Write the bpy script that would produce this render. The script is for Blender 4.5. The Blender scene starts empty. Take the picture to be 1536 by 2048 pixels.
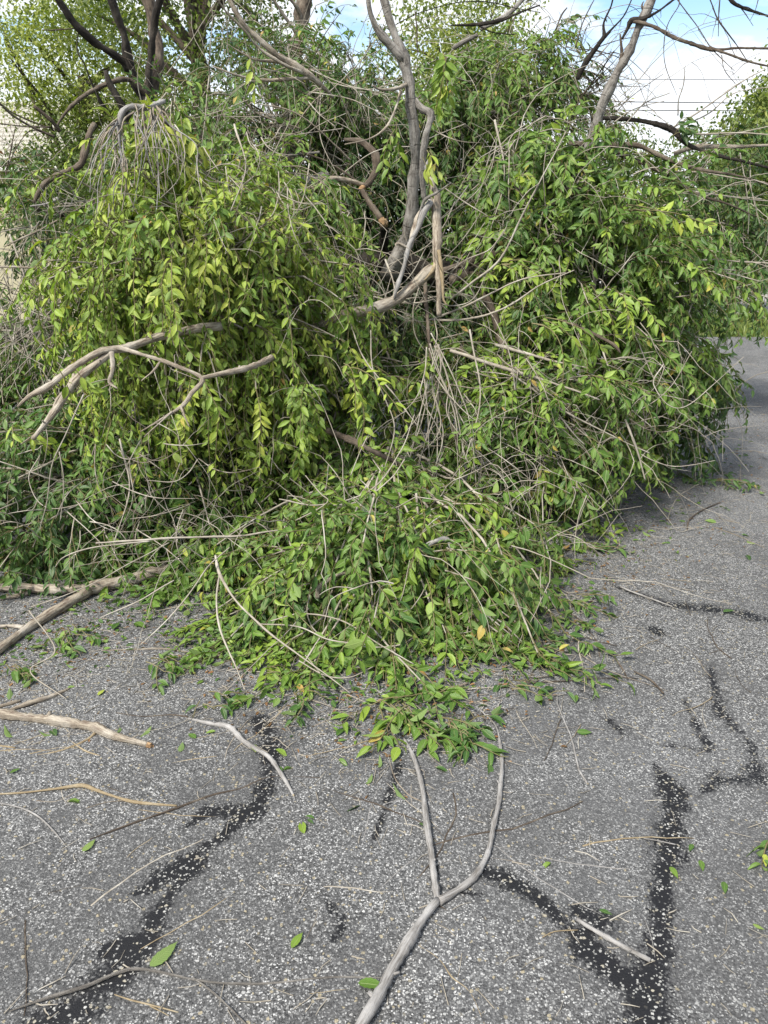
import bpy, math, random
import numpy as np
from mathutils import Vector, Matrix, noise as mnoise

rng = np.random.default_rng(7)
random.seed(7)
scene = bpy.context.scene

# ------------------------------------------------------------------ camera, sky, sun, exposure
CAMH = 1.55
PITCH = math.radians(19.8)
F = 1541.0            # focal length in pixels of a 1536 x 2048 picture
cam_d = bpy.data.cameras.new('camera')
cam = bpy.data.objects.new('camera', cam_d)
scene.collection.objects.link(cam)
cam.location = (0, 0, CAMH)
cam.rotation_euler = (math.pi / 2 - PITCH, 0, 0)
cam_d.sensor_fit = 'VERTICAL'
cam_d.angle = 2 * math.atan(1024 / F)
cam_d.clip_start = 0.05
cam_d.clip_end = 2000
scene.camera = cam

SUN = Vector((-0.42, -0.50, 0.76)).normalized()
sun_d = bpy.data.lights.new('sun', 'SUN')
sun_d.energy = 1.5
sun_d.angle = math.radians(10)
sun_d.color = (1.0, 0.95, 0.86)
sun = bpy.data.objects.new('sun', sun_d)
scene.collection.objects.link(sun)
sun.rotation_euler = SUN.to_track_quat('Z', 'Y').to_euler()

world = bpy.data.worlds.new('World')
scene.world = world
world.use_nodes = True
wn, wl = world.node_tree.nodes, world.node_tree.links
wn.clear()
w_out = wn.new('ShaderNodeOutputWorld')
w_bg = wn.new('ShaderNodeBackground'); w_bg.inputs['Strength'].default_value = 0.055
w_sky = wn.new('ShaderNodeTexSky'); w_sky.sky_type = 'NISHITA'; w_sky.sun_disc = False
w_sky.sun_elevation = math.asin(SUN.z); w_sky.sun_rotation = math.atan2(SUN.x, SUN.y)
w_tc = wn.new('ShaderNodeTexCoord')
w_sep = wn.new('ShaderNodeSeparateXYZ'); wl.new(w_tc.outputs['Generated'], w_sep.inputs[0])
def wmath(op, a, b=None):
    n = wn.new('ShaderNodeMath'); n.operation = op
    for i, v in enumerate((a, b)):
        if v is None: continue
        if isinstance(v, (int, float)): n.inputs[i].default_value = v
        else: wl.new(v, n.inputs[i])
    return n.outputs[0]
w_z = wmath('ADD', wmath('MAXIMUM', w_sep.outputs['Z'], 0.0), 0.22)
w_comb = wn.new('ShaderNodeCombineXYZ')
wl.new(wmath('DIVIDE', w_sep.outputs['X'], w_z), w_comb.inputs[0])
wl.new(wmath('DIVIDE', w_sep.outputs['Y'], w_z), w_comb.inputs[1])
w_noise = wn.new('ShaderNodeTexNoise'); w_noise.inputs['Scale'].default_value = 1.7
w_noise.inputs['Detail'].default_value = 7; w_noise.inputs['Roughness'].default_value = 0.55
w_map = wn.new('ShaderNodeMapping'); w_map.inputs['Location'].default_value = (3.1, 1.3, 0)
wl.new(w_comb.outputs[0], w_map.inputs[0]); wl.new(w_map.outputs[0], w_noise.inputs['Vector'])
w_ramp = wn.new('ShaderNodeMapRange'); w_ramp.interpolation_type = 'SMOOTHSTEP'
w_ramp.inputs['From Min'].default_value = 0.42; w_ramp.inputs['From Max'].default_value = 0.55
wl.new(w_noise.outputs['Fac'], w_ramp.inputs['Value'])
w_hz = wn.new('ShaderNodeMapRange'); w_hz.interpolation_type = 'SMOOTHSTEP'
w_hz.inputs['From Min'].default_value = 0.23; w_hz.inputs['From Max'].default_value = 0.13
wl.new(w_sep.outputs['Z'], w_hz.inputs['Value'])
w_mask = wmath('MAXIMUM', w_ramp.outputs[0], w_hz.outputs[0])
w_sky2 = wn.new('ShaderNodeMix'); w_sky2.data_type = 'RGBA'; w_sky2.blend_type = 'MULTIPLY'
w_sky2.inputs[0].default_value = 1.0
wl.new(w_sky.outputs[0], w_sky2.inputs[6]); w_sky2.inputs[7].default_value = (0.78, 0.86, 0.88, 1)
w_mix = wn.new('ShaderNodeMix'); w_mix.data_type = 'RGBA'
wl.new(w_mask, w_mix.inputs[0]); wl.new(w_sky2.outputs[2], w_mix.inputs[6])
w_mix.inputs[7].default_value = (4.3, 4.45, 4.65, 1)
wl.new(w_mix.outputs[2], w_bg.inputs['Color']); wl.new(w_bg.outputs[0], w_out.inputs[0])

scene.view_settings.view_transform = 'Standard'
scene.view_settings.look = 'None'
scene.view_settings.gamma = 1
scene.view_settings.use_curve_mapping = False
scene.view_settings.exposure = 2.36

# ------------------------------------------------------------------ helpers
cp, sp = math.cos(PITCH), math.sin(PITCH)
FWD = np.array([0, cp, -sp]); UPV = np.array([0, sp, cp]); RGT = np.array([1., 0, 0])
CAMP = np.array([0, 0, CAMH])

def ray(px, py):
    return FWD + RGT * ((px - 768) / F) + UPV * ((1024 - py) / F)
def at(px, py, Y):
    d = ray(px, py); return CAMP + d * (Y / d[1])
def depth_at(px, py, Y):
    return Y / ray(px, py)[1]
def ground(px, py, h=0.0):
    d = ray(px, py); return CAMP + d * ((h - CAMH) / d[2])
def project(P):
    d = P - CAMP; z = d @ FWD
    return 768 + F * (d @ RGT) / z, 1024 - F * (d @ UPV) / z, z
def unit(v):
    return v / np.maximum(np.linalg.norm(v, axis=-1, keepdims=True), 1e-9)

COL = scene.collection
def tag(o, label=None, cat=None, group=None, kind=None):
    if label: o['label'] = label
    if cat: o['category'] = cat
    if group: o['group'] = group
    if kind: o['kind'] = kind
    return o
def link(name, me, parent=None, loc=None):
    o = bpy.data.objects.new(name, me); COL.objects.link(o)
    if parent: o.parent = parent
    if loc is not None: o.location = loc
    return o
def thing(name, label, cat, loc, group=None):
    o = bpy.data.objects.new(name, None); COL.objects.link(o)
    o.location = [float(v) for v in loc]; o.empty_display_size = 0.1
    return tag(o, label, cat, group)
def build(name, V, faces, mat, parent=None, uv=None, attrs=None, smooth=True, off=None):
    """V (n,3); faces: list of (m,k) index arrays; uv per vertex (n,2); attrs name -> per-vertex floats"""
    me = bpy.data.meshes.new(name)
    V = np.asarray(V, float)
    if off is None and parent is not None: off = np.array(parent.location)
    if off is not None: V = V - off
    faces = [np.asarray(f, int) for f in faces if len(f)]
    loops = np.concatenate([f.ravel() for f in faces])
    sizes = np.concatenate([np.full(len(f), f.shape[1]) for f in faces])
    starts = np.concatenate([[0], np.cumsum(sizes)[:-1]])
    me.vertices.add(len(V)); me.vertices.foreach_set('co', V.astype(np.float32).ravel())
    me.loops.add(len(loops)); me.loops.foreach_set('vertex_index', loops.astype(np.int32))
    me.polygons.add(len(sizes)); me.polygons.foreach_set('loop_start', starts.astype(np.int32))
    me.polygons.foreach_set('use_smooth', np.full(len(sizes), smooth))
    if uv is not None:
        l = me.uv_layers.new(name='UVMap')
        l.data.foreach_set('uv', np.asarray(uv, np.float32)[loops].ravel())
    for k, a in (attrs or {}).items():
        t = me.attributes.new(k, 'FLOAT', 'POINT'); t.data.foreach_set('value', np.asarray(a, np.float32))
    me.update(calc_edges=True)
    me.materials.append(mat)
    return link(name, me, parent)

def tubes(P, R, k=5, cap=False):
    """P (N,n,3) R (N,n) -> V, quads, uv  (uv: around, metres along)"""
    P = np.asarray(P, float); R = np.asarray(R, float)
    N, n, _ = P.shape
    T = np.gradient(P, axis=1); T = unit(T)
    ref = np.where(np.abs(T[:, 0, 2:3]) < 0.8, np.array([[0, 0, 1.]]), np.array([[1., 0, 0]]))
    U = unit(np.cross(T[:, 0], ref))
    Us = [U]
    for i in range(1, n):
        U = unit(U - T[:, i] * np.sum(U * T[:, i], -1, keepdims=True)); Us.append(U)
    U = np.stack(Us, 1); W = np.cross(T, U)
    a = np.arange(k) * 2 * np.pi / k
    V = P[:, :, None] + R[:, :, None, None] * (np.cos(a)[None, None, :, None] * U[:, :, None] + np.sin(a)[None, None, :, None] * W[:, :, None])
    L = np.concatenate([np.zeros((N, 1)), np.cumsum(np.linalg.norm(np.diff(P, axis=1), axis=-1), 1)], 1)
    uv = np.stack([np.broadcast_to(a / (2 * np.pi), (N, n, k)), np.broadcast_to(L[:, :, None], (N, n, k))], -1)
    b = (np.arange(N) * n * k)[:, None, None]; i = np.arange(n - 1)[None, :, None] * k; j = np.arange(k)[None, None, :]
    j2 = (j + 1) % k
    q = np.stack([b + i + j, b + i + j2, b + i + k + j2, b + i + k + j], -1).reshape(-1, 4)
    faces = [q]
    if cap:
        e0 = (np.arange(N)[:, None] * n * k + np.arange(k)[None, ::-1]); e1 = (np.arange(N)[:, None] * n * k + (n - 1) * k + np.arange(k)[None])
        faces += [e0, e1]
    return V.reshape(-1, 3), faces, uv.reshape(-1, 2)

def spline(pts, rad, step=0.03, wob=0.0, seed=0):
    pts = np.asarray(pts, float); rad = np.asarray(rad, float)
    if len(pts) == 2:
        pts = np.stack([pts[0], pts.mean(0), pts[1]]); rad = np.array([rad[0], rad.mean(), rad[1]])
    Pp = np.vstack([2 * pts[0] - pts[1], pts, 2 * pts[-1] - pts[-2]])
    oP, oR = [], []
    for i in range(len(pts) - 1):
        p0, p1, p2, p3 = Pp[i:i + 4]
        m = max(2, int(np.linalg.norm(p2 - p1) / step))
        t = np.linspace(0, 1, m, endpoint=False)[:, None]
        oP.append(0.5 * (2 * p1 + (p2 - p0) * t + (2 * p0 - 5 * p1 + 4 * p2 - p3) * t ** 2 + (-p0 + 3 * p1 - 3 * p2 + p3) * t ** 3))
        oR.append(rad[i] + (rad[i + 1] - rad[i]) * t[:, 0])
    oP.append(pts[-1:]); oR.append(rad[-1:])
    P = np.concatenate(oP); R = np.concatenate(oR)
    if wob:
        r = np.random.default_rng(abs(seed) + 11)
        s = np.cumsum(np.linalg.norm(np.diff(P, axis=0, prepend=P[:1]), axis=1))
        for a in range(3):
            for fr in (6., 14., 31.):
                P[:, a] += wob * np.maximum(R, .007) * (9 / fr) * np.sin(s * fr + r.uniform(0, 6.3)) * 0.5
        R = R * (1 + 0.13 * np.sin(s * 23 + r.uniform(0, 6)) * np.sin(s * 9 + r.uniform(0, 6)) + 0.08 * r.normal(size=len(R)))
    return P, R

def tube_obj(name, P, R, mat, parent=None, k=8, cap=True, rough=0.0):
    V, f, uv = tubes(P[None], R[None], k, cap)
    if rough:
        r = np.random.default_rng(len(P))
        c = np.repeat(P, k, 0)
        V = c + (V - c) * (1 + rough * r.normal(size=(len(V), 1)))
    return build(name, V, f, mat, parent, uv)

# ------------------------------------------------------------------ materials
def newmat(name):
    m = bpy.data.materials.new(name); m.use_nodes = True
    nt = m.node_tree; nt.nodes.clear()
    out = nt.nodes.new('ShaderNodeOutputMaterial')
    b = nt.nodes.new('ShaderNodeBsdfPrincipled'); nt.links.new(b.outputs[0], out.inputs[0])
    return m, nt, b, out
class G:
    """tiny node-graph writer"""
    def __init__(s, nt): s.nt = nt
    def put(s, inp, v):
        if v is None: return
        if hasattr(v, 'is_output') : s.nt.links.new(v, inp)
        elif isinstance(v, (tuple, list)) and len(v) == 3 and inp.type == 'RGBA': inp.default_value = (*v, 1)
        else: inp.default_value = v
    def math(s, op, a, b=None, c=None):
        n = s.nt.nodes.new('ShaderNodeMath'); n.operation = op
        for i, v in enumerate((a, b, c)): s.put(n.inputs[i], v)
        return n.outputs[0]
    def mix(s, f, a, b, mode='MIX'):
        n = s.nt.nodes.new('ShaderNodeMix'); n.data_type = 'RGBA'; n.blend_type = mode
        s.put(n.inputs[0], f); s.put(n.inputs[6], a); s.put(n.inputs[7], b); return n.outputs[2]
    def rng(s, v, a, b, c=0.0, d=1.0, smooth=True):
        n = s.nt.nodes.new('ShaderNodeMapRange'); n.interpolation_type = 'SMOOTHSTEP' if smooth else 'LINEAR'
        s.put(n.inputs[0], v)
        for i, x in enumerate((a, b, c, d)): n.inputs[1 + i].default_value = x
        return n.outputs[0]
    def noise(s, vec, scale, detail=4, rough=0.55, dim='3D'):
        n = s.nt.nodes.new('ShaderNodeTexNoise'); n.inputs['Scale'].default_value = scale
        n.inputs['Detail'].default_value = detail; n.inputs['Roughness'].default_value = rough
        s.put(n.inputs['Vector'], vec); return n.outputs['Fac']
    def voro(s, vec, scale, feature='F1', rnd=1.0):
        n = s.nt.nodes.new('ShaderNodeTexVoronoi'); n.voronoi_dimensions = '2D'; n.feature = feature; n.inputs['Scale'].default_value = scale
        n.inputs['Randomness'].default_value = rnd
        s.put(n.inputs['Vector'], vec); return n
    def ramp(s, v, stops):
        n = s.nt.nodes.new('ShaderNodeValToRGB'); e = n.color_ramp.elements
        while len(e) > 1: e.remove(e[0])
        e[0].position, e[0].color = stops[0][0], (*stops[0][1], 1)
        for p, c in stops[1:]:
            x = e.new(p); x.color = (*c, 1)
        s.put(n.inputs[0], v); return n.outputs[0]
    def coord(s, which='Object'):
        return s.nt.nodes.new('ShaderNodeTexCoord').outputs[which]
    def mapping(s, vec, sc=(1, 1, 1)):
        n = s.nt.nodes.new('ShaderNodeMapping'); n.inputs['Scale'].default_value = sc
        s.put(n.inputs[0], vec); return n.outputs[0]
    def attr(s, name):
        n = s.nt.nodes.new('ShaderNodeAttribute'); n.attribute_name = name; return n.outputs['Fac']
    def bump(s, h, strength, dist):
        n = s.nt.nodes.new('ShaderNodeBump'); n.inputs['Strength'].default_value = strength; n.inputs['Distance'].default_value = dist
        s.put(n.inputs['Height'], h); return n.outputs[0]
    def sep(s, vec):
        n = s.nt.nodes.new('ShaderNodeSeparateXYZ'); s.put(n.inputs[0], vec); return n.outputs

def leaf_material(name, stops, under, trans=0.24, rough=0.42, veins=True):
    m, nt, b, out = newmat(name); g = G(nt)
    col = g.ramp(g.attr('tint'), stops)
    pos = nt.nodes.new('ShaderNodeNewGeometry')
    mott = g.noise(pos.outputs['Position'], 60, 3)
    col = g.mix(g.rng(mott, 0.4, 0.8, 0.0, 0.3), col, (0.03, 0.05, 0.012))
    if veins:
        uv = g.sep(g.coord('UV'))
        au = g.math('ABSOLUTE', g.math('SUBTRACT', uv[0], 0.5))
        mid = g.rng(au, 0.02, 0.065, 1.0, 0.0)
        ph = g.math('MULTIPLY', g.math('SUBTRACT', uv[1], g.math('MULTIPLY', au, 0.45)), 75.0)
        side = g.math('MULTIPLY_ADD', g.math('SINE', ph), 0.5, 0.5)
        sv = g.math('POWER', side, 6.0)
        lines = g.math('MAXIMUM', mid, g.math('MULTIPLY', sv, 0.5))
        col = g.mix(g.math('MULTIPLY', lines, 0.5), col, g.mix(0.6, col, (0.34, 0.38, 0.16)))
        nb = g.bump(g.math('SUBTRACT', g.math('MULTIPLY', side, 0.5), mid), 0.45, 0.002)
        nt.links.new(nb, b.inputs['Normal'])
    back = pos.outputs['Backfacing']
    col2 = g.mix(back, col, g.mix(0.55, col, under))
    g.put(b.inputs['Base Color'], col2)
    g.put(b.inputs['Roughness'], g.math('MULTIPLY_ADD', back, 0.3, rough))
    b.inputs['Specular IOR Level'].default_value = 0.36
    tr = nt.nodes.new('ShaderNodeBsdfTranslucent')
    g.put(tr.inputs[0], g.mix(1.0, col, (1.35, 1.5, 0.55), 'MULTIPLY'))
    mx = nt.nodes.new('ShaderNodeMixShader'); mx.inputs[0].default_value = trans
    nt.links.new(b.outputs[0], mx.inputs[1]); nt.links.new(tr.outputs[0], mx.inputs[2]); nt.links.new(mx.outputs[0], out.inputs[0])
    return m

M = {}
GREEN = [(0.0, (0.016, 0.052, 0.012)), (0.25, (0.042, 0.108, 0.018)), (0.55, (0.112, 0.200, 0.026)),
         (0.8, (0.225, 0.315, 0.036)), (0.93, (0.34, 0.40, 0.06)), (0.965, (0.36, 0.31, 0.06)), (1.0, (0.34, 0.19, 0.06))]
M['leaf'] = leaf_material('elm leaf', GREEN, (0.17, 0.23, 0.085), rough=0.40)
M['farleaf'] = leaf_material('far leaf', [(0.0, (0.025, 0.045, 0.012)), (0.4, (0.085, 0.125, 0.025)), (0.75, (0.19, 0.23, 0.05)), (1.0, (0.34, 0.37, 0.10))], (0.14, 0.19, 0.07), 0.33, 0.5, False)
M['dryleaf'] = leaf_material('withered leaf', [(0.0, (0.07, 0.045, 0.02)), (0.5, (0.22, 0.11, 0.045)), (1.0, (0.34, 0.22, 0.11))], (0.4, 0.25, 0.12), 0.25, 0.6, False)

def bark(name, base, dark, light, rough=0.85, along=7.0, strength=0.5, rings=0.0):
    m, nt, b, out = newmat(name); g = G(nt)
    c = g.coord('Object')
    uvm = g.mapping(g.coord('UV'), (6.0, along, 1))
    n1 = g.noise(uvm, 2.5, 6, 0.65)
    n2 = g.noise(c, 9, 4)
    n3 = g.noise(c, 90, 3)
    col = g.mix(g.rng(n1, 0.35, 0.62), dark, base)
    col = g.mix(g.rng(n2, 0.45, 0.75, 0, 0.85), col, light)
    col = g.mix(g.rng(n3, 0.62, 0.72, 0, 0.5), col, dark)
    h = g.math('ADD', n1, g.math('MULTIPLY', n3, 0.4))
    if rings:
        u = g.sep(g.coord('UV'))
        rg = g.rng(g.noise(g.mapping(g.coord('UV'), (2.0, 70.0, 1)), 1.0, 2), 0.60, 0.66)
        col = g.mix(g.math('MULTIPLY', rg, rings), col, dark)
        h = g.math('SUBTRACT', h, g.math('MULTIPLY', rg, 0.4))
    g.put(b.inputs['Base Color'], col)
    b.inputs['Roughness'].default_value = rough
    b.inputs['Specular IOR Level'].default_value = 0.2
    nt.links.new(g.bump(h, min(1.0, strength * 1.5), 0.008), b.inputs['Normal'])
    return m
M['tan'] = bark('tan bark', (0.32, 0.28, 0.22), (0.11, 0.08, 0.06), (0.42, 0.39, 0.34))
M['grey'] = bark('grey elm bark', (0.21, 0.195, 0.175), (0.075, 0.066, 0.058), (0.34, 0.32, 0.295), rings=0.6)
M['white'] = bark('bleached stick', (0.26, 0.25, 0.24), (0.11, 0.10, 0.09), (0.36, 0.35, 0.34), strength=0.3)
M['dark'] = bark('dark bark', (0.032, 0.027, 0.022), (0.012, 0.010, 0.009), (0.07, 0.06, 0.05), strength=0.8)
M['brown'] = bark('brown bark', (0.11, 0.085, 0.064), (0.04, 0.031, 0.025), (0.19, 0.16, 0.125))
M['twig'] = bark('twig bark', (0.32, 0.29, 0.24), (0.17, 0.145, 0.115), (0.42, 0.395, 0.345), strength=0.15)
M['shoot'] = bark('green shoot', (0.14, 0.13, 0.06), (0.09, 0.07, 0.035), (0.20, 0.18, 0.10), strength=0.1)
M['yellowwood'] = bark('peeled wood', (0.28, 0.225, 0.14), (0.15, 0.11, 0.065), (0.38, 0.33, 0.24), strength=0.3, along=20)
M['raw'] = bark('raw broken wood', (0.36, 0.24, 0.13), (0.18, 0.09, 0.045), (0.46, 0.36, 0.23), strength=0.6, along=25)

def plain(name, col, rough=0.8, var=0.15, sc=6.0, bump=0.0):
    m, nt, b, out = newmat(name); g = G(nt)
    n = g.noise(g.coord('Object'), sc, 5)
    c2 = tuple(max(0, x * (1 - var * 2)) for x in col)
    g.put(b.inputs['Base Color'], g.mix(g.rng(n, 0.3, 0.7), c2, col)); b.inputs['Roughness'].default_value = rough
    if bump: nt.links.new(g.bump(n, bump, 0.01), b.inputs['Normal'])
    return m
M['shingle'] = plain('pale shingle', (0.36, 0.34, 0.295), 0.9, 0.06, 9)
M['wall'] = plain('cream wall', (0.42, 0.38, 0.26), 0.8, 0.05, 3)
M['trim'] = plain('white trim', (0.78, 0.77, 0.74), 0.6, 0.04, 3)
M['wire'] = plain('wire', (0.045, 0.045, 0.05), 0.6)
M['concrete'] = plain('pale concrete', (0.27, 0.262, 0.25), 0.9, 0.08, 4, 0.2)
M['soil'] = plain('lawn soil', (0.075, 0.095, 0.035), 0.95, 0.3, 5, 0.5)

def asphalt():
    m, nt, b, out = newmat('worn asphalt'); g = G(nt)
    c = g.coord('Object')
    warp = nt.nodes.new('ShaderNodeTexNoise'); warp.inputs['Scale'].default_value = 60
    g.put(warp.inputs['Vector'], c)
    cw = g.mix(0.006, c, warp.outputs['Color'], 'ADD')
    big = g.noise(c, 1.1, 5); med = g.noise(c, 6.5, 5, 0.6); fine = g.noise(c, 420, 3)
    # aggregate: three sizes of rounded stones with a random radius each, over a grey binder
    def stones(scale, keep, r0, r1, seedch):
        v = g.voro(cw, scale); cr = g.sep(v.outputs['Color'])
        rad = g.math('MULTIPLY_ADD', cr[seedch], r1 - r0, r0)
        inside = g.rng(g.math('SUBTRACT', rad, v.outputs['Distance']), -0.05, 0.07)
        on = g.rng(cr[(seedch + 1) % 3], 1 - keep - .02, 1 - keep + .02)
        return g.math('MULTIPLY', inside, on), cr, v
    worn = g.math('ADD', g.math('MULTIPLY', big, 0.6), g.math('MULTIPLY', med, 0.5))
    w2 = nt.nodes.new('ShaderNodeTexNoise'); w2.inputs['Scale'].default_value = 210; w2.inputs['Detail'].default_value = 3
    g.put(w2.inputs['Vector'], c)
    cw2 = g.mix(0.007, cw, w2.outputs['Color'], 'ADD')
    pal = [(0.0, (0.014, 0.014, 0.014)), (0.24, (0.036, 0.036, 0.036)), (0.44, (0.105, 0.1045, 0.104)), (0.62, (0.235, 0.234, 0.231)), (0.80, (0.37, 0.368, 0.363)), (1.0, (0.56, 0.555, 0.545))]
    v = g.voro(cw2, 205); cr = g.sep(v.outputs['Color'])
    col = g.ramp(cr[0], pal)
    s1 = g.rng(v.outputs['Distance'], 0.36, 0.58, 1.0, 0.0)
    gap = g.rng(g.noise(c, 230, 3, 0.6), 0.40, 0.54)
    s1 = g.math('MULTIPLY', s1, g.math('MULTIPLY_ADD', gap, 0.75, 0.25))
    binder = g.mix(fine, (0.024, 0.024, 0.0245), (0.12, 0.1195, 0.119))
    col = g.mix(s1, binder, col)
    cw = cw2
    s2, c2, v2 = stones(118, 0.40, 0.16, 0.46, 1)
    s3, c3, v3 = stones(76, 0.09, 0.16, 0.36, 2)
    col = g.mix(g.math('MULTIPLY', s2, 0.9), col, g.ramp(c2[0], [(0.0, (0.05, 0.05, 0.05)), (0.4, (0.15, 0.149, 0.147)), (0.75, (0.31, 0.308, 0.30)), (1.0, (0.50, 0.495, 0.48))]))
    bc = g.mix(g.rng(c3[0], 0.84, 0.90), g.ramp(c3[1], [(0.0, (0.14, 0.139, 0.135)), (0.5, (0.30, 0.297, 0.29)), (1.0, (0.48, 0.475, 0.455))]), (0.30, 0.26, 0.18))
    grime = g.rng(worn, 0.44, 0.62, 0.62, 0.0)
    col = g.mix(grime, col, (0.072, 0.072, 0.073))
    col = g.mix(g.rng(g.noise(c, 0.55, 3), 0.45, 0.7, 0.0, 0.30), col, (0.20, 0.205, 0.214))
    col_a = g.mix(g.math('MULTIPLY', s3, 0.9), col, bc)
    inst = g.math('MAXIMUM', s1, s2); big_st = s3
    # tar patches: the 'tar' attribute holds the distance-like field, ragged by noise
    tf = g.math('ADD', g.attr('tar'), g.math('ADD', g.math('MULTIPLY', g.math('SUBTRACT', g.noise(c, 11, 8, 0.72), 0.5), 1.8), g.math('MULTIPLY', g.math('SUBTRACT', cr[1], 0.5), 0.35)))
    tar = g.rng(tf, 0.44, 0.74)
    soft = g.math('ADD', g.attr('tar'), g.math('MULTIPLY', g.math('SUBTRACT', g.noise(c, 5, 5, 0.6), 0.5), 1.6))
    col_a = g.mix(g.rng(soft, -0.1, 0.9, 0.0, 0.32), col_a, (0.035, 0.035, 0.037))
    t1 = g.math('MULTIPLY', s2, g.rng(c2[2], 0.72, 0.76)); t2 = g.math('MULTIPLY', s1, g.rng(cr[1], 0.90, 0.92))
    tarst = g.math('MAXIMUM', s3, g.math('MAXIMUM', t1, t2))
    tcol = g.mix(tarst, g.mix(fine, (0.004, 0.004, 0.005), (0.011, 0.011, 0.013)), g.mix(0.5, bc, (.26, .255, .235)))
    col_b = g.mix(tar, col_a, tcol)
    g.put(b.inputs['Base Color'], col_b)
    g.put(b.inputs['Roughness'], g.math('MULTIPLY_ADD', tar, -0.22, 0.85))
    b.inputs['Specular IOR Level'].default_value = 0.3
    h1 = g.math('MULTIPLY', inst, g.math('MULTIPLY_ADD', cr[1], 0.6, 0.4))
    hh = g.math('ADD', g.math('MULTIPLY', h1, g.math('MULTIPLY_ADD', tar, -0.8, 1.0)), g.math('MULTIPLY', g.math('MAXIMUM', g.math('MULTIPLY', big_st, g.math('SUBTRACT', 1.0, tar)), g.math('MULTIPLY', tarst, tar)), 0.9))
    nt.links.new(g.bump(hh, 0.75, 0.004), b.inputs['Normal'])
    return m
M['asphalt'] = asphalt()

# ------------------------------------------------------------------ setting: road, verge, lawn
def axis(a, b, fine_a, fine_b, s, growth):
    out = [fine_a]
    while out[-1] < fine_b: out.append(out[-1] + s)
    st = s; 
    while out[-1] < b: st *= growth; out.append(out[-1] + st)
    lo = [fine_a]; st = s
    while lo[-1] > a: st *= growth; lo.append(lo[-1] - st)
    return np.array(lo[:0:-1] + out)
xs = axis(-9, 14, -1.5, 1.9, 0.018, 1.06); ys = axis(-6, 12.6, 1.0, 4.3, 0.018, 1.06)
ys[-1] = 12.6
X, Y = np.meshgrid(xs, ys)
def seg_field(pl):
    """max over segments of 1 - distance/width ; pl: list of (px,py,width px)"""
    f = np.full(X.shape, -9.0)
    for (a, b) in zip(pl[:-1], pl[1:]):
        A = ground(a[0], a[1]); B = ground(b[0], b[1])
        wa = .85 * a[2] * depth_at(a[0], a[1], A[1]) / F; wb = .85 * b[2] * depth_at(b[0], b[1], B[1]) / F
        dx, dy = B[0] - A[0], B[1] - A[1]; L2 = dx * dx + dy * dy
        t = np.clip(((X - A[0]) * dx + (Y - A[1]) * dy) / L2, 0, 1)
        d = np.hypot(X - A[0] - t * dx, Y - A[1] - t * dy)
        f = np.maximum(f, 1.0 - 0.5 * d / (wa + (wb - wa) * t))
    return f
TAR = [
    [(520, 1440, 26), (545, 1490, 34), (540, 1560, 24), (520, 1600, 26), (490, 1640, 32)],
    [(480, 1625, 26), (420, 1620, 22), (375, 1655, 10)],
    [(490, 1640, 24), (420, 1690, 20), (375, 1730, 46), (300, 1775, 26), (265, 1790, 8)],
    [(375, 1740, 40), (335, 1800, 20), (290, 1880, 48), (215, 1905, 26)],
    [(280, 1890, 48), (225, 1960, 58), (150, 2020, 60), (60, 2060, 50), (-60, 2120, 50), (-200, 2230, 44)],
    [(800, 1530, 10), (770, 1620, 12), (740, 1700, 9)],
    [(655, 1800, 20), (690, 1850, 24), (660, 1890, 10)],
    [(880, 1700, 10), (870, 1770, 14), (960, 1790, 18)],
    [(975, 1750, 26), (1030, 1770, 30), (1095, 1815, 20), (1150, 1870, 22)],
    [(1160, 1820, 26), (1210, 1850, 32)],
    [(1170, 1870, 30), (1180, 1910, 40), (1260, 1960, 54)],
    [(1310, 1530, 10), (1345, 1580, 36), (1345, 1640, 36), (1340, 1700, 44), (1330, 1760, 26), (1325, 1830, 34), (1320, 1900, 36), (1290, 1960, 62), (1290, 2040, 56), (1270, 2120, 60)],
    [(1225, 1170, 8), (1340, 1210, 22), (1440, 1220, 30), (1530, 1240, 30)],
    [(1310, 1260, 20), (1320, 1265, 18)],
    [(1420, 1330, 14), (1440, 1420, 30), (1500, 1490, 24), (1520, 1560, 40), (1440, 1560, 46), (1400, 1590, 16)],
    [(1220, 1440, 22), (1250, 1470, 22)],
    [(1370, 1400, 16), (1420, 1500, 22), (1330, 1490, 14)],
    [(1160, 1380, 12), (1200, 1400, 16)],
    [(1440, 870, 8), (1500, 905, 12), (1560, 930, 14)],
    [(1170, 1075, 14), (1220, 1085, 14)],
]
tar = np.full(X.shape, -9.0)
WEAK = {6: .15, 7: .2, 12: .05, 13: .05, 14: .2, 15: .22, 16: .24, 17: .25, 18: .25, 19: .2}
for i_, pl in enumerate(TAR): tar = np.maximum(tar, seg_field(pl) - WEAK.get(i_, 0))
tar = np.clip(tar, -0.6, 1.0)
Zr = np.zeros(X.shape)
for i in range(4):
    a, b_, c_ = rng.uniform(0.8, 2.2), rng.uniform(0.8, 2.2), rng.uniform(0, 6)
    Zr += 0.0016 * np.sin(X * a + Y * b_ + c_)
nx, ny = len(xs), len(ys)
idx = np.arange(nx * ny).reshape(ny, nx)
quads = np.stack([idx[:-1, :-1], idx[:-1, 1:], idx[1:, 1:], idx[1:, :-1]], -1).reshape(-1, 4)
road = build('road', np.stack([X, Y, Zr], -1).reshape(-1, 3), [quads], M['asphalt'], attrs={'tar': tar.ravel()})
tag(road, 'worn grey asphalt with pale stones and black tar patches', kind='structure')

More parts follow.
